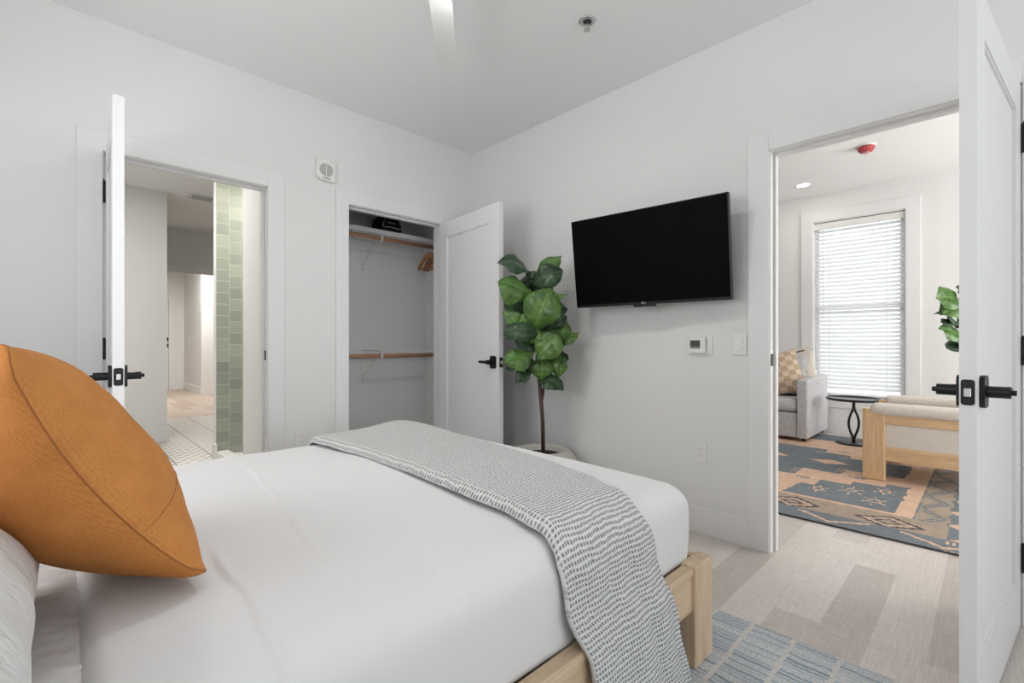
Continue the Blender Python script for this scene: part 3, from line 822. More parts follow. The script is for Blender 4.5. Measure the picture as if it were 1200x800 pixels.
for k in range(121):
    a = k / 120 * 4; s_i = int(min(a, 3.999)); f = (a - s_i) * 2 - 1
    pts.append(cushpt(*[(f, -1), (1, f), (-f, 1), (-1, -f)][s_i], 1))
tube(bm, pts, .0015, 6)
obj('piping', bm, M['rustseam'], cush, True)
bm = bmesh.new()
tube(bm, [cushpt(.42, -.995 + k / 50 * 1.99, 1, .0006) for k in range(51)], .0008, 6); obj('stitch_line', bm, M['rustseam'], cush, True)

# white pillow behind it, with an open flanged end
pw = bpy.data.objects.new('pillow', None); COL.objects.link(pw)
pw.matrix_world = frame_mtx((-.2397, .9343, .8018), (math.cos(.6062), 0, -math.sin(.6062)), (0, 1, 0))
tag(pw, 'upper white pillow at the left edge, tilted against the rust cushion', 'pillow')
o = obj('pillow_case', pillow_bm(.54, .74, .101, .101, 72, .03, 9, .016), [M['pillowcotton'], M['pillowcotton']], pw)
bm = bmesh.new()
for side in (1, -1):
    rows = []
    for i in range(81):
        x = -.24 + .48 * i / 80
        row = []
        for j in range(7):
            f = j / 6
            rf = math.sin(x * 70 + side) * .006 * f + noise.noise(Vector((x * 30, f * 2, side))) * .010 * f
            row.append(bm.verts.new((x, -.352 - .030 * f, side * (.004 + .010 * f) + rf)))
        rows.append(row)
    for p0, p1 in zip(rows, rows[1:]):
        for j in range(6): bm.faces.new((p0[j], p1[j], p1[j + 1], p0[j + 1]))
obj('flange', bm, M['white_fabric'], pw, True)
p3 = bpy.data.objects.new('pillow', None); COL.objects.link(p3)
p3.matrix_world = frame_mtx((-.285, .98, .622), (1, 0, 0), (0, 1, 0))
tag(p3, 'flat white pillow lying under the tilted white pillow', 'pillow')
obj('pillow_case', pillow_bm(.50, .74, .055, .048, 56, .03, 14, .012), [M['pillowcotton'], M['pillowcotton']], p3)

# ================================================================== BEDROOM RUG
rg = obj('area_rug', B((-.9 + .9, 1.878, -.35, 2.75, .0005, .011), bev=.003, seg=1), M['bedrug']); tag(rg, 'blue grey striped rug under the bed', 'rug')

# ================================================================== TELEVISION
tv = thing('television', 'black flat television tilted forward on the white wall', 'television', (0, 0, 0))
k = .925 / .965
tc_ = Vector((2.497 * k, 1.44 * k, 1.06 + .511 * k)); yaw, tilt = -.099, .129
nrm = Vector((-math.cos(yaw) * math.cos(tilt), math.sin(yaw) * math.cos(tilt), -math.sin(tilt)))
uu = Vector((math.sin(yaw), math.cos(yaw), 0)); vv = nrm.cross(-uu)
if vv.z < 0: vv = -vv
# local x = to the viewer's right, y = up, z = to the room
mt_ = Matrix((-uu, vv, nrm)).transposed().to_4x4(); mt_.translation = tc_
tv.matrix_world = mt_
TW, TH = .925, .562 * k
obj('housing', B((-TW / 2, TW / 2, -TH / 2, TH / 2, -.035, .0), (-TW * .35, TW * .35, -TH * .42, TH * .2, -.075, -.035), bev=.004), M['blackplastic'], tv)
obj('screen', B((-TW / 2 + .006, TW / 2 - .006, -TH / 2 + .016, TH / 2 - .006, 0, .0015)), M['blackgloss'], tv)
obj('sensor_bump', B((-.075, .055, -TH / 2 - .012, -TH / 2 + .004, -.02, .003), bev=.003), M['blackplastic'], tv)
def text(name, s, size, m, parent, mtx, extr=.0008):
    c = bpy.data.curves.new(name, 'FONT'); c.body = s; c.size = size; c.extrude = extr; c.align_x = 'CENTER'; c.align_y = 'CENTER'
    tmp = bpy.data.objects.new(name, c); COL.objects.link(tmp)
    dg = bpy.context.evaluated_depsgraph_get(); me = bpy.data.meshes.new_from_object(tmp.evaluated_get(dg))
    bpy.data.objects.remove(tmp); me.transform(mtx); me.materials.clear(); me.materials.append(m)
    o = bpy.data.objects.new(name, me); COL.objects.link(o); o.parent = parent
    return o
M['logo'] = mat('logo_silver', (.75, .75, .75, 1), .4)[0]
text('logo', 'TCL', .017, M['logo'], tv, Matrix.Translation((-.012, -TH / 2 + .007, .001)))
inv = mt_.inverted()
bm = bmesh.new()
rbox(bm, XW - .02, XW - .0005, 1.24, 1.52, 1.42, 1.66, bev=.003)
pA = mt_ @ Vector((0, .0, -.07))
tube(bm, [(XW - .02, 1.40, 1.56), (XW - .07, 1.39, 1.56), tuple(pA)], .018, 8)
obj('wall_bracket', bm, M['black'], tv, mtx=inv)

# ================================================================== PLANT
def leaf(bm, base, tip, width, nrm, curl=.15, cup=.25, seed=0, mi=0):
    """obovate leaf with a wavy rim; nrm = the way its face looks"""
    base, tip, nrm = Vector(base), Vector(tip), Vector(nrm)
    d = tip - base; L = d.length; d.normalize()
    n = (nrm - d * nrm.dot(d)); n.normalize(); s = d.cross(n)
    uvl = bm.loops.layers.uv.verify()
    NL, NWd = 20, 8; g = []; co = {}
    for i in range(NL + 1):
        v = i / NL
        wv = (math.sin(math.pi * v ** 1.22) ** .70 if 0 < v < 1 else 0) * (.82 + .20 * v)
        if v < .08: wv = max(wv, .02)
        wv = max(wv, .012)
        row = []
        for j in range(NWd + 1):
            u = j / NWd * 2 - 1
            wav = math.sin(v * (8 + seed % 3) + seed + (1.9 if u > 0 else 0)) * .075 * abs(u) ** 2.2 * L
            bend = curl * L * (4 * v * (1 - v)) - curl * 3.2 * L * max(0, v - .68) ** 1.6
            p = base + d * (L * v) + s * (u * width / 2 * wv) + n * (bend + .16 * width * wv * abs(u) - cup * width * .75 * wv * u * u * u * u + wav * .9 + .004 * abs(u) * math.sin(v * 24 + seed))
            q = bm.verts.new(p); row.append(q); co[q] = (u, v)
        g.append(row)
    for i in range(NL):
        for j in range(NWd):
            f = bm.faces.new((g[i][j], g[i + 1][j], g[i + 1][j + 1], g[i][j + 1])); f.smooth = True; f.material_index = mi
            for l in f.loops: l[uvl].uv = co[l.vert]

def local_axes():
    # viewer-facing frame of the room corner: right-hand direction along the two walls' diagonal
    a = R(45.62); return Vector((math.sin(a), -math.cos(a), 0)), Vector((-math.cos(a), -math.sin(a), 0))
RT, TO = local_axes()
plant = thing('potted_fig', 'fiddle leaf fig in a pale stone pot beside the open closet door', 'plant', (2.275, 2.05, 0))
bm = bmesh.new()
lathe(bm, [(0, .0), (.16, .0), (.20, .04), (.235, .14), (.24, .24), (.225, .32), (.198, .352), (.185, .366), (.165, .372), (.140, .368), (.133, .355), (.133, .30), (0, .30)], n=48)
obj('pot', bm, M['pot'], plant, True)
bm = bmesh.new(); lathe(bm, [(0, .302), (.07, .306), (.132, .302), (.132, .335), (0, .338)], n=32); obj('soil', bm, M['soil'], plant, True)
bm = bmesh.new()
def pl(u, z, d=0): return RT * u + TO * d + Vector((0, 0, z))
tube(bm, [pl(.012, .32), pl(.008, .55), pl(-.012, .80), pl(-.028, .93), pl(-.03, 1.15), pl(-.02, 1.40), pl(-.01, 1.52)], [.014, .013, .013, .011, .009, .007, .004], 10)
tube(bm, [pl(.0, .68), pl(.018, .79), pl(.05, .87), pl(.06, 1.0), pl(.05, 1.18)], [.010, .009, .008, .006, .004], 8)
tube(bm, [pl(-.015, .86), pl(-.06, .95), pl(-.10, 1.02)], [.009, .007, .004], 8)
obj('trunk', bm, M['bark'], plant, True)
Z0 = 178.0
def zx(a, b): return ((580 + a / 6.154 - 634) / Z0, 1.06 - (290 + b / 6.154 - 402) / Z0)
LEAVES = [  # base(zoom px), tip(zoom px), width m, depth base, depth tip, normal (right, up, to viewer), material
    ((248, 215), (28, 120), .15, .02, .10, (-.2, .75, .6), 1),
    ((255, 270), (455, 75), .12, .02, .08, (-.35, .45, .8), 0),
    ((268, 285), (468, 185), .125, .05, .12, (-.1, .55, .8), 1),
    ((275, 372), (28, 262), .17, .08, .15, (-.15, .75, .65), 0),
    ((268, 608), (370, 330), .205, .12, .22, (-.05, .25, .95), 0),
    ((330, 470), (482, 352), .08, .10, .18, (.1, .6, .8), 0),
    ((230, 470), (95, 345), .14, .0, .05, (-.4, .2, .8), 1),
    ((215, 610), (68, 478), .10, .08, .16, (-.3, .6, .7), 0),
    ((150, 615), (210, 490), .12, .13, .15, (-.2, .1, .9), 0),
    ((315, 630), (75, 600), .12, .15, .22, (0, .55, .8), 1),
    ((335, 580), (495, 445), .085, .07, .12, (-.2, .7, .6), 1),
    ((350, 590), (490, 505), .10, .08, .14, (0, .4, .8), 1),
    ((370, 690), (490, 520), .13, .05, .08, (-.3, .1, .9), 0),
    ((435, 745), (585, 612), .08, .06, .10, (-.5, .5, .6), 0),
    ((290, 800), (435, 630), .15, .14, .18, (-.25, .2, .9), 0),
    ((270, 760), (70, 810), .14, .12, .20, (-.1, .6, .7), 0),
    ((250, 690), (300, 590), .11, .14, .15, (.2, 0, .9), 0),
    ((440, 940), (470, 775), .12, .05, .08, (-.45, .2, .8), 0),
    ((300, 945), (480, 1000), .09, .05, .10, (0, .8, .6), 1),
    ((330, 950), (330, 800), .16, .07, .09, (0, 0, 1), 0),
    ((270, 810), (80, 850), .10, .05, .10, (0, .8, .5), 1),
    ((265, 300), (420, 320), .14, -.05, -.02, (0, .2, .9), 1),
    ((260, 400), (120, 480), .15, -.06, -.05, (-.2, .1, .9), 1),
    ((270, 520), (440, 580), .16, -.05, -.02, (.1, .2, .9), 1),
    ((280, 640), (160, 720), .16, -.04, -.03, (-.2, .1, .9), 1),
    ((300, 700), (430, 780), .16, -.03, -.02, (.1, .1, .9), 1),
    ((300, 460), (500, 430), .10, .02, .06, (.1, .7, .5), 1),
    ((230, 560), (80, 640), .13, .02, .08, (-.5, .1, .7), 1),
    ((330, 760), (520, 800), .11, .0, .05, (.1, .7, .5), 1),
    ((260, 880), (150, 960), .10, .02, .08, (-.2, .4, .7), 1),
    ((280, 300), (330, 190), .12, .0, .04, (.3, .2, .8), 1),
    ((260, 330), (220, 200), .13, -.06, -.05, (0, .1, .9), 1),
    ((280, 420), (390, 440), .15, -.06, -.12, (.2, .2, .9), 1),
    ((300, 580), (380, 700), .14, -.06, -.14, (.2, .2, .9), 1),
]
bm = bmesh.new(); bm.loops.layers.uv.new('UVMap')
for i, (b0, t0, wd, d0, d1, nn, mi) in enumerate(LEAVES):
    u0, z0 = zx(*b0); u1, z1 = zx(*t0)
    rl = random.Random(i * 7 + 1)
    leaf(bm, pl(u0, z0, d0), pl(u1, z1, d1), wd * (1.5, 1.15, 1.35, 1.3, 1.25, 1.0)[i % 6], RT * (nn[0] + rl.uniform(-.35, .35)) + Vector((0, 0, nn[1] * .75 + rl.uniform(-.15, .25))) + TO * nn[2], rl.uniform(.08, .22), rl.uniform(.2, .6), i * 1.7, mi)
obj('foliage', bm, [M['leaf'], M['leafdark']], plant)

# ================================================================== WALL FITTINGS (tv wall: local x toward -Y)
def on_right(name, label, cat, y, z, group=None):
    o = thing(name, label, cat, (XW, y, z), 0, group)
    o.rotation_euler = (R(90), 0, R(-90)); return o       # local x = -Y (viewer's right), y = up, z = into the room
def on_left(name, label, cat, x, z, group=None):
    o = thing(name, label, cat, (x, YW, z), 0, group)
    o.rotation_euler = (R(90), 0, 0); return o             # local x = +X, y = up, z = -Y
def outlet(o):
    obj('cover_plate', B((-.036, .036, -.059, .059, .0003, .006), bev=.002), M['plastic'], o)
    for s in (1, -1):
        bm = B((-.017, .017, s * .0195 - .0145, s * .0195 + .0145, .006, .0085), bev=.001)
        f = obj('receptacle', bm, M['plastic'], o)
        bm = B((-.0075, -.0050, s * .0195 - .001, s * .0195 + .0075, .0085, .0090), (.0050, .0075, s * .0195 - .001, s * .0195 + .0065, .0085, .0090), (-.002, .002, s * .0195 - .010, s * .0195 - .0055, .0085, .0090))
        obj('slot', bm, M['grey_plastic'], f)
    bm = bmesh.new(); tube(bm, [(0, 0, .006), (0, 0, .0075)], .0035, 10); obj('screw', bm, M['plastic'], o)
outlet(on_right('power_outlet', 'white power outlet low on the wall under the thermostat', 'outlet', 1.132, .45))
outlet(on_left('power_outlet', 'white power outlet low on the wall left of the closet, above the bed', 'outlet', 1.150, .44))
outlet(on_right('power_outlet', 'small white power outlet high on the wall between plant and television', 'outlet', 2.112, 1.49))
sw = on_right('light_switch', 'white rocker light switch beside the living room doorway', 'switch', .926, 1.055)
obj('cover_plate', B((-.035, .035, -.058, .058, .0003, .006), bev=.002), M['plastic'], sw)
obj('rocker', B((-.0165, .0165, -.034, .034, .006, .0085), (-.013, .013, -.002, .03, .0085, .0105), bev=.001), M['plastic'], sw)
th = on_right('thermostat', 'white digital thermostat with dark display under the television', 'thermostat', 1.138, 1.05)
obj('back_plate', B((-.072, .072, -.052, .052, .0003, .006), bev=.002), M['plastic'], th)
obj('body', B((-.052, .040, -.046, .046, .006, .028), bev=.005, seg=3), M['plastic'], th)
M['lcd'] = mat('dark_lcd', srgb(74, 74, 68), .25)[0]; M['lcd2'] = mat('lcd_band', srgb(128, 128, 122), .3)[0]
dsp = obj('display', B((-.044, .012, -.020, .026, .028, .0288)), M['lcd'], th)
obj('display_band', B((-.044, .012, -.020, -.009, .0288, .0292)), M['lcd2'], dsp)
# blank cover plate beside the television's left side (second plate by the plant)
# fire speaker
fs = on_left('fire_alarm_speaker', 'white fire alarm speaker plate above the closet casing', 'alarm', 1.303, 2.215)
bm = bmesh.new(); prism(bm, [(-.063, .075), (-.063, -.045), (-.030, -.066), (.030, -.070), (.063, -.066), (.063, .075)], .0003, .030)
bmesh.ops.bevel(bm, geom=list(bm.edges), offset=.004, segments=2, profile=.5, affect='EDGES')
obj('housing', bm, M['plastic'], fs)
bm = bmesh.new()
for half in (-1, 1):
    pts = [(half * .003, -.040)] + [(half * (.003 + .043 * math.sin(R(a))), .002 - .042 * math.cos(R(a))) for a in range(10, 171, 10)] + [(half * .003, .044)]
    prism(bm, pts if half > 0 else pts[::-1], .0305, .0315)
M['grille'] = paint('speaker_grille_grey', (.46, .46, .45, 1), .6, 0, .02)
obj('speaker_grille', bm, M['grille'], fs)
text('lettering', 'FIRE', .022, mat('fire_lettering', srgb(120, 90, 86), .6)[0], fs, Matrix.Translation((.004, -.054, .0305)) @ Matrix.Scale(1.25, 4, (1, 0, 0)), .0006)
obj('indicator', B((.028, .036, .060, .065, .0302, .0312), (.044, .049, .058, .062, .0302, .0312)), M['grey_plastic'], fs)

# ================================================================== CEILING FITTINGS
sp = thing('sprinkler', 'chrome fire sprinkler head under the bedroom ceiling', 'sprinkler', (1.927, 1.427, ZC))
bm = bmesh.new(); lathe(bm, [(.020, -.001), (.040, -.001), (.042, -.004), (.036, -.008), (.024, -.010), (.020, -.004)], n=32); obj('escutcheon', bm, M['steel'], sp, True)
bm = bmesh.new(); lathe(bm, [(0, -.002), (.022, -.002), (.022, -.006), (0, -.006)], n=24); obj('cup', bm, M['black'], sp)
bm = bmesh.new(); tube(bm, [(0, 0, -.004), (0, 0, -.026)], .007, 10); tube(bm, [(-.009, 0, -.012), (-.013, 0, -.028), (0, 0, -.046)], .0022, 6); tube(bm, [(.009, 0, -.012), (.013, 0, -.028), (0, 0, -.046)], .0022, 6)
obj('frame_arms', bm, M['steel'], sp)
bm = bmesh.new(); lathe(bm, [(0, -.046), (.016, -.046), (.017, -.049), (0, -.050)], n=16); obj('deflector', bm, M['steel'], sp)
fan = thing('ceiling_fan', 'white ceiling fan with a round lit lamp over the bed', 'ceiling fan', (1.065, 1.500, ZC))
M['fanwhite'] = paint('fan_white', (.80, .80, .79, 1), .45, 0, .01)
bm = bmesh.new(); lathe(bm, [(0, 0), (.075, 0), (.075, -.02), (.05, -.05), (.016, -.055), (.016, -.10), (0, -.10)], n=28); obj('canopy', bm, M['fanwhite'], fan, True)
bm = bmesh.new(); lathe(bm, [(0, -.09), (.07, -.095), (.115, -.12), (.120, -.17), (.115, -.205), (.105, -.215), (0, -.215)], n=36); obj('motor_housing', bm, M['fanwhite'], fan, True)
bm = bmesh.new(); lathe(bm, [(.090, -.216), (.090, -.224), (.080, -.236), (.05, -.244), (0, -.247)], n=36); obj('lamp', bm, M['fanlamp'], fan, True)
for k in range(3):
    an = R(50 + 120 * k)
    bm = bmesh.new()
    poly = [(.10, -.035), (.16, -.050), (.60, -.052), (.625, -.042), (.63, .0), (.625, .042), (.60, .052), (.16, .050), (.10, .035)]
    prism(bm, poly, -.004, .004)
    mx_ = Matrix.Rotation(an, 4, 'Z') @ Matrix.Translation((0, 0, -.185)) @ Matrix.Rotation(R(8), 4, 'X')
    obj('blade', bm, M['fanwhite'], fan, mtx=mx_)
def downlight(name, x, y, z, label, grp=None, glow='bath_fill'):
    d = thing(name, label, 'ceiling light', (x, y, z), 0, grp)
    bm = bmesh.new(); lathe(bm, [(.062, -.0005), (.082, -.0005), (.080, -.006), (.062, -.004)], n=32); obj('trim_ring', bm, M['plastic'], d, True)
    bm = bmesh.new(); lathe(bm, [(0, -.001), (.061, -.001), (.061, -.003), (0, -.0035)], n=32); obj('lamp', bm, M[glow], d, True)
    return d
def up(x, y, f=(ZL - 1.06) / (2.69 - 1.06)): return x * f, y * f
dx, dy = up(5.531, 1.356)
downlight('recessed_light', dx, dy, ZL, 'lit recessed ceiling light left of the red alarm in the living room', glow='softlamp')
downlight('recessed_light', 4.0, 2.4, ZL, 'added recessed living room fill light hidden behind the television wall', glow='softlamp')  # unseen lamp added to brighten the living room
downlight('recessed_light', 4.2, -.9, ZL, 'added recessed living room fill light hidden behind the open door', glow='softlamp')  # another unseen lamp, added for living room brightness
downlight('recessed_light', .30, 4.6, ZC, 'added unseen fill light over the bathroom passage')  # unseen lamp added to light the bathroom
downlight('recessed_light', 1.62, 4.32, ZC, 'added unseen fill light over the shower', glow='shower_fill')  # unseen lamp added to light the shower tiles
downlight('recessed_light', 1.95, 10.6, ZC, 'lit recessed light in front of the hall pier', glow='halllamp')
downlight('recessed_light', .9, 9.6, ZC, 'added unseen fill light over the near part of the hall', glow='halllamp')  # extra unseen lamp added to brighten the hall
ax, ay = up(4.802, .721)
al = thing('fire_alarm', 'red fire alarm on the living room ceiling', 'alarm', (ax, ay, ZL))
M['red'] = paint('alarm_red', srgb(196, 84, 84), .4, 0, .3)
M['redclear'] = paint('alarm_lens', srgb(226, 160, 160), .15, 0, .3)
bm = bmesh.new(); lathe(bm, [(0, -.0005), (.075, -.0005), (.075, -.010), (0, -.012)], n=32); obj('base', bm, M['plastic'], al, True)
bm = bmesh.new(); lathe(bm, [(0, -.011), (.066, -.012), (.064, -.030), (.050, -.052), (0, -.054)], n=32); obj('housing', bm, M['red'], al, True)
bm = B((-.03, .03, -.02, .02, -.068, -.052), bev=.006); obj('strobe_lens', bm, M['redclear'], al)
vt = thing('ceiling_vent', 'small slotted vent in the bathroom ceiling', 'vent', (1.208 * .985, 6.27 * .985, ZC))
obj('frame', B((-.13, .13, -.11, .11, -.008, -.0005), bev=.003), M['plastic'], vt)
obj('grille', B(*[(-.10, .10, y, y + .012, -.010, -.008) for y in [-.085 + .026 * i for i in range(7)]]), M['grey_plastic'], vt)

# ================================================================== CLOSET FITTINGS
cs = thing('closet_shelf', 'white closet shelf under the black pouch', 'shelf', (1.96, 3.70, 1.965))
obj('board', B((-.628, .625, -.16, .158, 0, .038), bev=.002, seg=1), M['trim'], cs)
obj('cleat', B((-.628, .625, .140, .158, -.09, 0), (.609, .625, -.16, .140, -.09, 0), bev=.002, seg=1), M['trim'], cs)
def rodset(name, label, z, shelf):
    g = thing(name, label, 'clothes rod', (1.96, 3.55, z))
    bm = bmesh.new(); tube(bm, [(-.628, 0, 0), (.625, 0, 0)], .0165, 16); obj('rod', bm, M['rod'], g, True)
    b = obj('bracket', B((-.032, -.008, .300, .3085, -.24, .05), bev=.001, seg=1), M['plastic'], g)
    bm = bmesh.new()
    tube(bm, [(-.02, .305, .043), (-.012, .02, .043), (-.012, -.01, .045)], .005, 6)
    tube(bm, [(-.02, .303, -.19), (-.012, .02, .03)], .004, 6)
    obj('arm', bm, M['plastic'], b)
    bm = bmesh.new(); pts = [(-.012, .022 * math.cos(R(a)), .022 * math.sin(R(a))) for a in range(60, 301, 20)]
    tube(bm, [(-.012, 0, .045)] + pts[::-1][-1:] + pts, .009, 8)
    rbox(bm, -.019, -.005, -.024, -.019, -.02, .012)
    obj('hook', bm, M['plastic'], b)
    for zz in (-.18, -.215, .03):
        bm = bmesh.new(); tube(bm, [(-.02, .300, zz), (-.02, .296, zz)], .006, 8); obj('screw', bm, M['steel'], b)
    if not shelf: obj('cleat', B((-.628, .625, .289, .3085, -.03, .058), (.605, .625, -.15, .289, -.03, .058), bev=.002, seg=1), M['trim'], g)
    return g
rodset('closet_rod', 'wooden clothes rod under the upper closet shelf', 1.930, True)
rodset('closet_rod', 'lower wooden clothes rod in the closet without a shelf', .955, False)
def hanger(x, ry, label):
    h = thing('clothes_hanger', label, 'hanger', (x, 3.55, 1.930), ry, 'wooden hangers on the upper closet rod')
    bm = bmesh.new()
    pts = [(0, .0 + .023 * math.cos(R(a)), .023 * math.sin(R(a))) for a in range(-30, 211, 20)]
    tube(bm, pts[::-1] + [(0, .012, -.02), (0, .0, -.035), (0, 0, -.07)], .0022, 6); obj('hook', bm, M['steel'], h)
    bm = bmesh.new()
    for s in (1, -1):
        path = [(0, 0, -.075), (0, .05 * s, -.082), (0, .13 * s, -.125), (0, .205 * s, -.175)]
        # flat contoured shoulder
        sec = []
        for i, p in enumerate(path):
            hh = (.022, .021, .017, .012)[i]; ww = (.007, .007, .010, .014)[i]
            sec.append([bm.verts.new((p[0] + a, p[1], p[2] + b)) for a, b in ((-ww, -hh), (ww, -hh), (ww, hh), (-ww, hh))])
        for a, b in zip(sec, sec[1:]):
            for k in range(4): bm.faces.new((a[k], a[(k + 1) % 4], b[(k + 1) % 4], b[k]))
        bm.faces.new(sec[0]); bm.faces.new(sec[-1])
    obj('shoulder', bm, M['hanger'], h)
    bm = bmesh.new(); tube(bm, [(0, -.19, -.178), (0, .19, -.178)], .006, 8); obj('bar', bm, M['hanger'], h, True)
hanger(2.415, R(-10), 'leftmost wooden hanger on the upper closet rod')
hanger(2.462, R(-13), 'wooden hanger between two others on the upper closet rod')
hanger(2.512, R(-9), 'rightmost wooden hanger, nearest the closet side wall')
pc = thing('pouch', 'black drawstring pouch with white marks on the closet shelf', 'pouch', (2.055, 3.64, 2.003))
def pch(p):
    f = (p.z / .16); p.x *= 1 - .35 * max(0, f); p.y *= 1 - .45 * max(0, f)
    return p
bm = softbox(-.125, .125, -.085, .085, 0, .15, .05, .05, 18, 12, 8, .01, .012, 5, open_bottom=False, extra=pch)
M['pouch'] = weave('black_pouch_cloth', (.016, .016, .018, 1), (.006, .006, .007, 1), 160)
obj('bag', bm, M['pouch'], pc, True)
M['whitecord'] = mat('white_cord', (.42, .42, .42, 1), .8)[0]
bm = bmesh.new()
tube(bm, [(-.085, -.096, .03), (-.03, -.105, .034), (.04, -.104, .030), (.105, -.085, .036)], .0035, 6)
tube(bm, [(-.09, -.092, .03), (-.075, -.080, .075), (-.055, -.062, .11)], .0030, 6)
tube(bm, [(.105, -.085, .036), (.09, -.07, .08), (.075, -.055, .11)], .003, 6)
obj('piping', bm, M['whitecord'], pc)
bm = bmesh.new()
for i, xx in enumerate((-.045, -.032, -.02, -.006, .008, .02)):
    tube(bm, [(xx, -.088 + .001, .070 + .004 * (i % 2)), (xx + .007, -.084, .082 - .004 * (i % 2)), (xx + .012, -.086, .073)], .0022, 5)
obj('script_mark', bm, M['whitecord'], pc)

# ================================================================== LIVING ROOM FURNITURE
# patterned rug, cells coloured by yarn
def rugcol(x, y):
    S, Pk, Tp, Ch = 0, 1, 2, 3
    x += noise.noise(Vector((x * 9, y * 9, 0))) * .010; y += noise.noise(Vector((x * 9, y * 9, 5))) * .008
    def tri(v, p): v = (v / p) % 1; return abs(v - .5) * 2
    if x < 3.405 or y < .165:
        # slate border with salmon outlines
        c = tri(y + .08, .50)
        if x < 3.405:
            d = abs((x - 3.40) + .16 * (1 - c) * 1.0 - .02)
            if d < .022 and c < .72: return Pk if d < .014 else S
            if y < .17 and .30 < (x * 7) % 1 < .62 : return Pk if (y * 40) % 1 < .6 else S
            return S
        if abs(((x * 3.4) % 1) - .5) < .06 + .3 * abs(((y * 9) % 1) - .5) and y < .16: return Pk
        return S
    if x < 3.665 or y < .325:
        if x < 3.665:
            c = tri(y + .08, .50); r = abs(x - 3.50) / .12 + (1 - c) * 1.5
            if .78 < r < 1.02: return Ch
            if .62 < r <= .78: return Pk
            if .28 < r < .42: return Ch
            return Tp
        c = tri(x, .36); d = abs((y - .245) - (c - .5) * .12)
        if d < .013: return S
        d2 = abs((y - .245) - (c - .5) * .12 - .034)
        if d2 < .009: return S
        if abs(y - .245) > .066 and ((x * 5.5) % 1) < .5: return S
        return Tp
    if y < .41: return Pk
    # front motif
    top = None
    if .41 <= y <= 1.04:
        if y < .54: top = 4.43
        elif y < .73: top = 4.325
        elif y < .92: top = 4.21
        else: top = 4.03 - max(0, (y - 1.0)) * 8
        if 3.70 <= x <= top:
            for (fx_, fy_, r_) in ((3.90, .54, .105), (4.06, .70, .115), (3.95, .87, .095), (4.20, .52, .10)):
                dx_, dy_ = x - fx_, y - fy_; rr_ = math.hypot(dx_, dy_ * 1.5)
                if r_ and rr_ < r_:
                    an_ = math.atan2(dy_ * 1.5, dx_)
                    if .035 < rr_ < .05 or (abs(math.sin(an_ * 3)) < .30 and .05 < rr_ < .115 and rr_ > .085) or (abs(math.sin(an_ * 3)) < .12 and rr_ > .04): return Pk
            return S
    # medallion
    lo = 4.26 if y > 1.10 else 4.51 if y > .835 else 4.69
    hi = 5.45 if y > 1.12 else 5.30 if y > .90 else 5.18
    if lo <= x <= hi and y > .56 or (4.70 <= x <= 5.20 and .46 < y <= .56):
        for cy_ in (1.0, 1.46, 1.92):
            if abs(x - 4.905) / .10 + abs(y - cy_) / .15 < 1: return Pk
        if lo + .05 < x < lo + .22 and (.84 < y < .90 or 1.105 < y < 1.165) and (y * 50) % 1 < .45: return Tp
        if hi - .2 < x < hi - .05 and (1.125 < y < 1.18 or .905 < y < .96) and (y * 50) % 1 < .45: return Tp
        return S
    for cx_, cy_ in ((4.20, 1.14 - .12), (4.47, .72), (5.42, .98), (4.22, 1.5)):
        if abs(x - cx_) / .045 + abs(y - cy_) / .07 < 1 and ((x * 60) % 1 < .6): return S
    if x > 5.62: 
        return S if x > 5.95 else Pk
    return Pk
bm = bmesh.new()
RX0, RX1, RY0, RY1, cs_ = 3.215, 6.35, -.06, 2.35, .0125
nx, ny = int((RX1 - RX0) / cs_), int((RY1 - RY0) / cs_)
g = [[bm.verts.new((RX0 + i * cs_, RY0 + j * cs_, .012)) for j in range(ny + 1)] for i in range(nx + 1)]
for i in range(nx):
    for j in range(ny):
        f = bm.faces.new((g[i][j], g[i + 1][j], g[i + 1][j + 1], g[i][j + 1])); f.material_index = rugcol(RX0 + (i + .5) * cs_, RY0 + (j + .5) * cs_)
ex = [e for e in bm.edges if e.is_boundary]
r_ = bmesh.ops.extrude_edge_only(bm, edges=ex)
for v in r_['geom']:
    if isinstance(v, bmesh.types.BMVert): v.co.z = .0005
for f in bm.faces:
    if abs(f.normal.z) < .5 and f.calc_center_median().z < .011: f.material_index = 3
o = obj('patterned_rug', bm, RUGM); tag(o, 'slate and salmon patterned rug on the living room floor', 'rug')

# sofa
RZ = .0125
sf = thing('sofa', 'light grey upholstered sofa under the living room window', 'sofa', (5.66, 1.345, RZ))
obj('base', B((.015, .86, .105, 2.0, .035, .30), bev=.015), M['sofa'], sf)
for y0_ in (0, 2.0):
    bm = B((0, .88, y0_, y0_ + .105, .035, .655), bev=.018, seg=3)
    for v in bm.verts:
        if v.co.z > .4: v.co.z += .035 * v.co.x / .88
    obj('arm', bm, M['sofa'], sf)
obj('back', B((.66, .90, .105, 2.0, .30, .74), bev=.03, seg=3), M['sofa'], sf)
for y0_ in (.108, 1.055): obj('seat_cushion', softbox(.01, .66, y0_, y0_ + .94, .302, .452, .04, .05, 16, 20, 5, .006, .004, 2, open_bottom=False), M['sofa'], sf, True)
for y0_ in (.108, 1.055):
    bm = softbox(.0, .46, 0, .92, 0, .18, .05, .06, 14, 18, 5, .01, .006, 6, open_bottom=False)
    obj('back_cushion', bm, M['sofa'], sf, True, mtx=frame_mtx((.48, y0_, .44), (.16, 0, .62), (0, 1, 0)))
for xx in (.06, .80):
    for yy in (.03, 2.03):
        bm = bmesh.new(); tube(bm, [(xx, yy + .02, 0), (xx, yy + .02, .04)], .022, 12); obj('foot', bm, M['black'], sf)
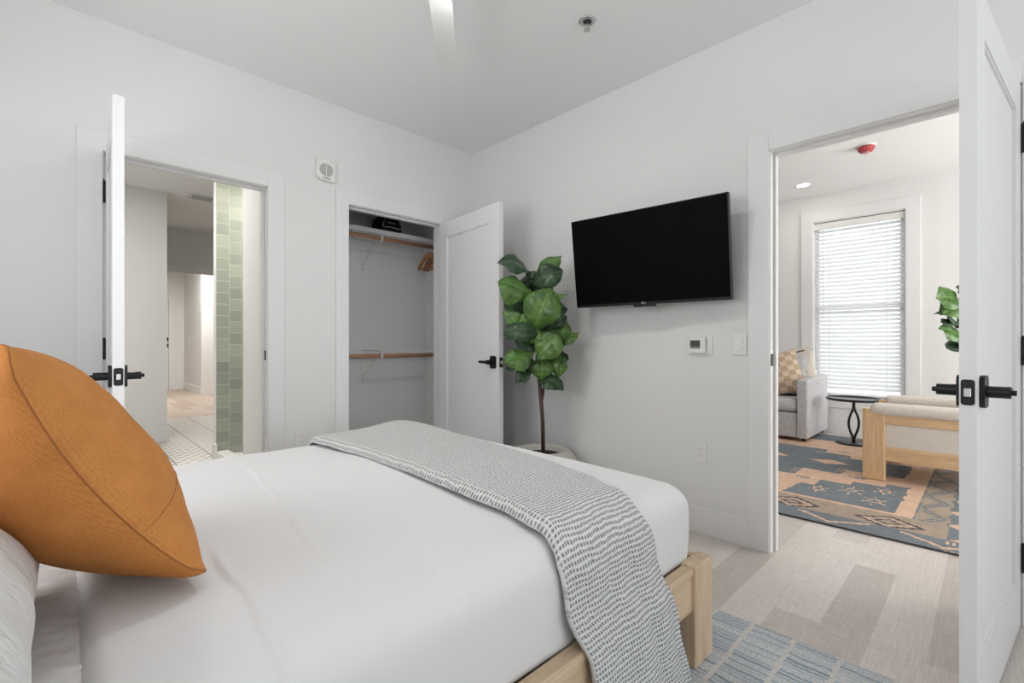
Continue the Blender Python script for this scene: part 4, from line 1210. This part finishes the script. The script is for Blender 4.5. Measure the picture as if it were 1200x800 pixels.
# sofa pillows
def checker(name, c1, c2, c3, sx_, sy_):
    m, t = mat(name, c1, .9, spec=.15)
    uv = t.new('ShaderNodeUVMap'); uv.uv_map = 'UVMap'
    sp_ = t.new('ShaderNodeSeparateXYZ'); t.link(uv.outputs[0], sp_.inputs[0])
    u, v = t.math('DIVIDE', sp_.outputs[0], sx_), t.math('DIVIDE', sp_.outputs[1], sy_)
    row = t.math('FLOOR', u); st = t.math('MULTIPLY', t.math('MODULO', row, 2), .5)
    par = t.math('LESS_THAN', t.math('FRACT', t.math('ADD', v, st)), .5)
    stripe = t.math('LESS_THAN', t.math('FRACT', t.math('MULTIPLY', u, 9)), .4)
    c = t.mix(par, c1, c2)
    c = t.mix(t.math('MULTIPLY', stripe, .35), c, c3)
    t.link(c, t.b.inputs['Base Color']); return m
M['chk'] = checker('tan_checker_weave', srgb(224, 206, 184), srgb(196, 170, 142), srgb(178, 156, 132), .058, .13)
cu = bpy.data.objects.new('cushion', None); COL.objects.link(cu); cu.matrix_world = frame_mtx((5.97, 1.73, .70), (.12, .16, .48), (-.12, .96, 0))
tag(cu, 'tan checked cushion on the grey sofa', 'cushion')
obj('cover', pillow_bm(.50, .50, .075, .075, 28, .05, 2, .006), [M['chk'], M['chk']], cu)
m, t = mat('cream_dash_weave', srgb(232, 224, 212), .9, spec=.15)
uv = t.new('ShaderNodeUVMap'); uv.uv_map = 'UVMap'; sp_ = t.new('ShaderNodeSeparateXYZ'); t.link(uv.outputs[0], sp_.inputs[0])
a_ = t.math('LESS_THAN', t.math('FRACT', t.math('DIVIDE', sp_.outputs[0], .085)), .22); b_ = t.math('LESS_THAN', t.math('FRACT', t.math('DIVIDE', sp_.outputs[1], .16)), .55)
t.link(t.mix(t.math('MULTIPLY', a_, b_), srgb(232, 224, 212), srgb(96, 82, 74)), t.b.inputs['Base Color'])
M['dash'] = m
cu = bpy.data.objects.new('cushion', None); COL.objects.link(cu); cu.matrix_world = frame_mtx((6.16, 1.60, .76), (.14, .10, .46), (0.22, .96, -.24))
tag(cu, 'cream cushion with dark dashes behind the tan cushion on the sofa', 'cushion')
obj('cover', pillow_bm(.46, .48, .065, .065, 28, .05, 5, .006), [M['dash'], M['dash']], cu)

# side table
st_ = thing('side_table', 'round black metal side table between the sofa and the armchair', 'table', (5.97, 1.0, RZ))
bm = bmesh.new(); lathe(bm, [(0, 0), (.158, 0), (.16, .006), (.155, .013), (0, .015)], n=40); obj('base', bm, M['black'], st_, True)
bm = bmesh.new(); lathe(bm, [(0, .452), (.232, .452), (.242, .458), (.244, .478), (.238, .478), (.234, .464), (0, .462)], n=48); obj('table_top', bm, M['black'], st_, True)
bm = bmesh.new()
for s in (1, -1):
    pts = []
    for k in range(13):
        f = k / 12; z = .014 + .44 * f
        off = .004 + .050 * max(0, math.sin(math.pi * min(1, max(0, (f - .12) / .66)))) ** .9
        pts.append((RT.x * off * s, RT.y * off * s, z))
    tube(bm, pts, .0115, 10)
obj('stem', bm, M['black'], st_, True)

# armchair with oak frame, seen from its side
ac = thing('armchair', 'oak framed armchair with oatmeal upholstery, seen from the side', 'armchair', (4.50, .70, RZ))
def side(x0_):
    for y0_ in (-.14, -.92):
        b = B((x0_, x0_ + .055, y0_, y0_ + .14, 0, .545), bev=.008, seg=3)
        obj('leg', b, M['chairoak_z'], ac)
    obj('upper_rail', B((x0_ + .008, x0_ + .047, -.78, -.14, .435, .50), bev=.003), M['chairoak_y'], ac)
    obj('lower_rail', B((x0_ + .008, x0_ + .047, -.78, -.14, .155, .262), bev=.003), M['chairoak_y'], ac)
    obj('side_panel', B((x0_ + .018, x0_ + .040, -.78, -.14, .262, .435), bev=.002), M['chairfab'], ac)
    bm = softbox(x0_ - .012, x0_ + .10, -.93, -.050, .497, .590, .035, .042, 10, 40, 6, .004, .002, 3, open_bottom=False)
    obj('arm_pad', bm, M['chairfab'], ac, True)
side(0); side(.76)
obj('seat_cushion', softbox(.06, .755, -.76, -.02, .24, .40, .04, .05, 20, 20, 5, .004, .004, 4, open_bottom=False), M['chairfab'], ac, True)
obj('front_rail', B((.055, .76, -.10, -.05, .165, .238), bev=.003), M['chairoak_y'], ac)
obj('back_rail', B((.055, .76, -.90, -.86, .165, .238), bev=.003), M['chairoak_y'], ac)
obj('backrest', softbox(.062, .752, -.90, -.765, .24, .70, .04, .05, 18, 6, 14, .004, .003, 7, open_bottom=False), M['chairfab'], ac, True)

# second fig, mostly hidden behind the open door
p2 = thing('potted_fig', 'fiddle leaf fig by the living room window, half hidden by the door', 'plant', (5.75, .12, RZ))
bm = bmesh.new(); lathe(bm, [(0, 0), (.13, 0), (.17, .05), (.19, .2), (.17, .32), (.15, .34), (.12, .335), (.12, .29), (0, .29)], n=40); obj('pot', bm, M['pot'], p2, True)
bm = bmesh.new(); lathe(bm, [(0, .292), (.119, .292), (.119, .31), (0, .312)], n=28); obj('soil', bm, M['soil'], p2, True)
bm = bmesh.new(); tube(bm, [(0, 0, .3), (.005, .01, .8), (0, .02, 1.3), (0, 0, 1.75)], [.015, .013, .010, .005], 8); obj('trunk', bm, M['bark'], p2, True)
bm = bmesh.new(); bm.loops.layers.uv.new('UVMap')
rnd = random.Random(12)
# measured leaf tips on the visible side: (offset right of stem, height, length, normal, material)
S2 = 549 / (5.75 * .6994 + .12 * .7147)
def z2(a, b): return ((1075 + a / 7.27 - 1138) / S2 * 1.0, 1.06 - (310 + b / 7.27 - 402) / S2)
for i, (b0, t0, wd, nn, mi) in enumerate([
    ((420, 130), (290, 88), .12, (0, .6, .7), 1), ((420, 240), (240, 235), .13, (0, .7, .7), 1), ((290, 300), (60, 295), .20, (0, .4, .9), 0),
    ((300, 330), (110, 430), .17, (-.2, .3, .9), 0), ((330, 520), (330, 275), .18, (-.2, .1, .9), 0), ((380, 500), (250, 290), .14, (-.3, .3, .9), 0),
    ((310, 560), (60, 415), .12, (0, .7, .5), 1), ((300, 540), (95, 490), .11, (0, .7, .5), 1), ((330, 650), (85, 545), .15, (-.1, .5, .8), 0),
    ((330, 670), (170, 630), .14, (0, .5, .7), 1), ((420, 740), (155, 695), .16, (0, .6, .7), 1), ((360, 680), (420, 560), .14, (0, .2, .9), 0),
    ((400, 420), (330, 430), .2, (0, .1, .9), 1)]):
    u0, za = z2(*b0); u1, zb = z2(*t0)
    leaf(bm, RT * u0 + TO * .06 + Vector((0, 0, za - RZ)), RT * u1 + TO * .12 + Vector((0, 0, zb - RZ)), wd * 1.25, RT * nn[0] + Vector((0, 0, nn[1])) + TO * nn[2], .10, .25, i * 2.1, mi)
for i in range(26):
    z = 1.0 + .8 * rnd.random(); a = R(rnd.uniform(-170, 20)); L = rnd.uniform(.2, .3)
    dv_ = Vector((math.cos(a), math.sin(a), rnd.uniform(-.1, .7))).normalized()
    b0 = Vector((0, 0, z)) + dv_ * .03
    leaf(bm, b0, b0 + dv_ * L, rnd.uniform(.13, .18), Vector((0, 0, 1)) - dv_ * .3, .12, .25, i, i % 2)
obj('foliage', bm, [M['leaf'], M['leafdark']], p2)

# blind
bl = thing('window_blind', 'white slatted blind lowered in the living room window', 'blind', (XL, 1.078, 0))
obj('valance', B((.010, .075, -.424, .424, 2.425, 2.500), bev=.003, seg=1), M['plastic'], bl)
bm = bmesh.new()
m, t = mat('blind_slat', (.86, .86, .85, 1), .4)
tr_n = t.new('ShaderNodeBsdfTranslucent'); tr_n.inputs[0].default_value = (.8, .82, .85, 1)
mx = t.new('ShaderNodeMixShader'); mx.inputs[0].default_value = .25
t.link(t.b.outputs[0], mx.inputs[1]); t.link(tr_n.outputs[0], mx.inputs[2]); t.link(mx.outputs[0], t.n['Material Output'].inputs[0])
M['slat'] = m
z = 2.40
while z > .50:
    ca, sa = math.cos(R(48)), math.sin(R(48))
    vs = []
    for k in range(5):
        f = k / 4 - .5; camb = .003 * (1 - 4 * f * f)
        vs.append((.044 + f * .050 * ca - camb * sa, z + f * .050 * sa + camb * ca))
    A_ = [bm.verts.new((x, -.418, zz)) for x, zz in vs]; B_ = [bm.verts.new((x, .418, zz)) for x, zz in vs]
    A2 = [bm.verts.new((x, -.418, zz - .0025)) for x, zz in vs]; B2 = [bm.verts.new((x, .418, zz - .0025)) for x, zz in vs]
    for k in range(4):
        bm.faces.new((A_[k], A_[k + 1], B_[k + 1], B_[k])); bm.faces.new((A2[k], B2[k], B2[k + 1], A2[k + 1]))
    bm.faces.new((A_[0], B_[0], B2[0], A2[0])); bm.faces.new((A_[4], A2[4], B2[4], B_[4]))
    z -= .0465
obj('slats', bm, M['slat'], bl)
obj('bottom_rail', B((.022, .072, -.418, .418, .445, .47), bev=.003), M['plastic'], bl)
bm = bmesh.new()
for yy in (-.27, .27): rbox(bm, .0185, .0200, yy - .0022, yy + .0022, .45, 2.43)
obj('ladder_tape', bm, M['plastic'], bl)
bm = bmesh.new(); tube(bm, [(.008, .33, 2.43), (.006, .33, 1.35)], .0045, 8); obj('tilt_wand', bm, M['plastic'], bl)
bl.rotation_euler = (0, 0, 0)
for ch in bl.children:
    # sit inside the window reveal, seen from the room
    pass
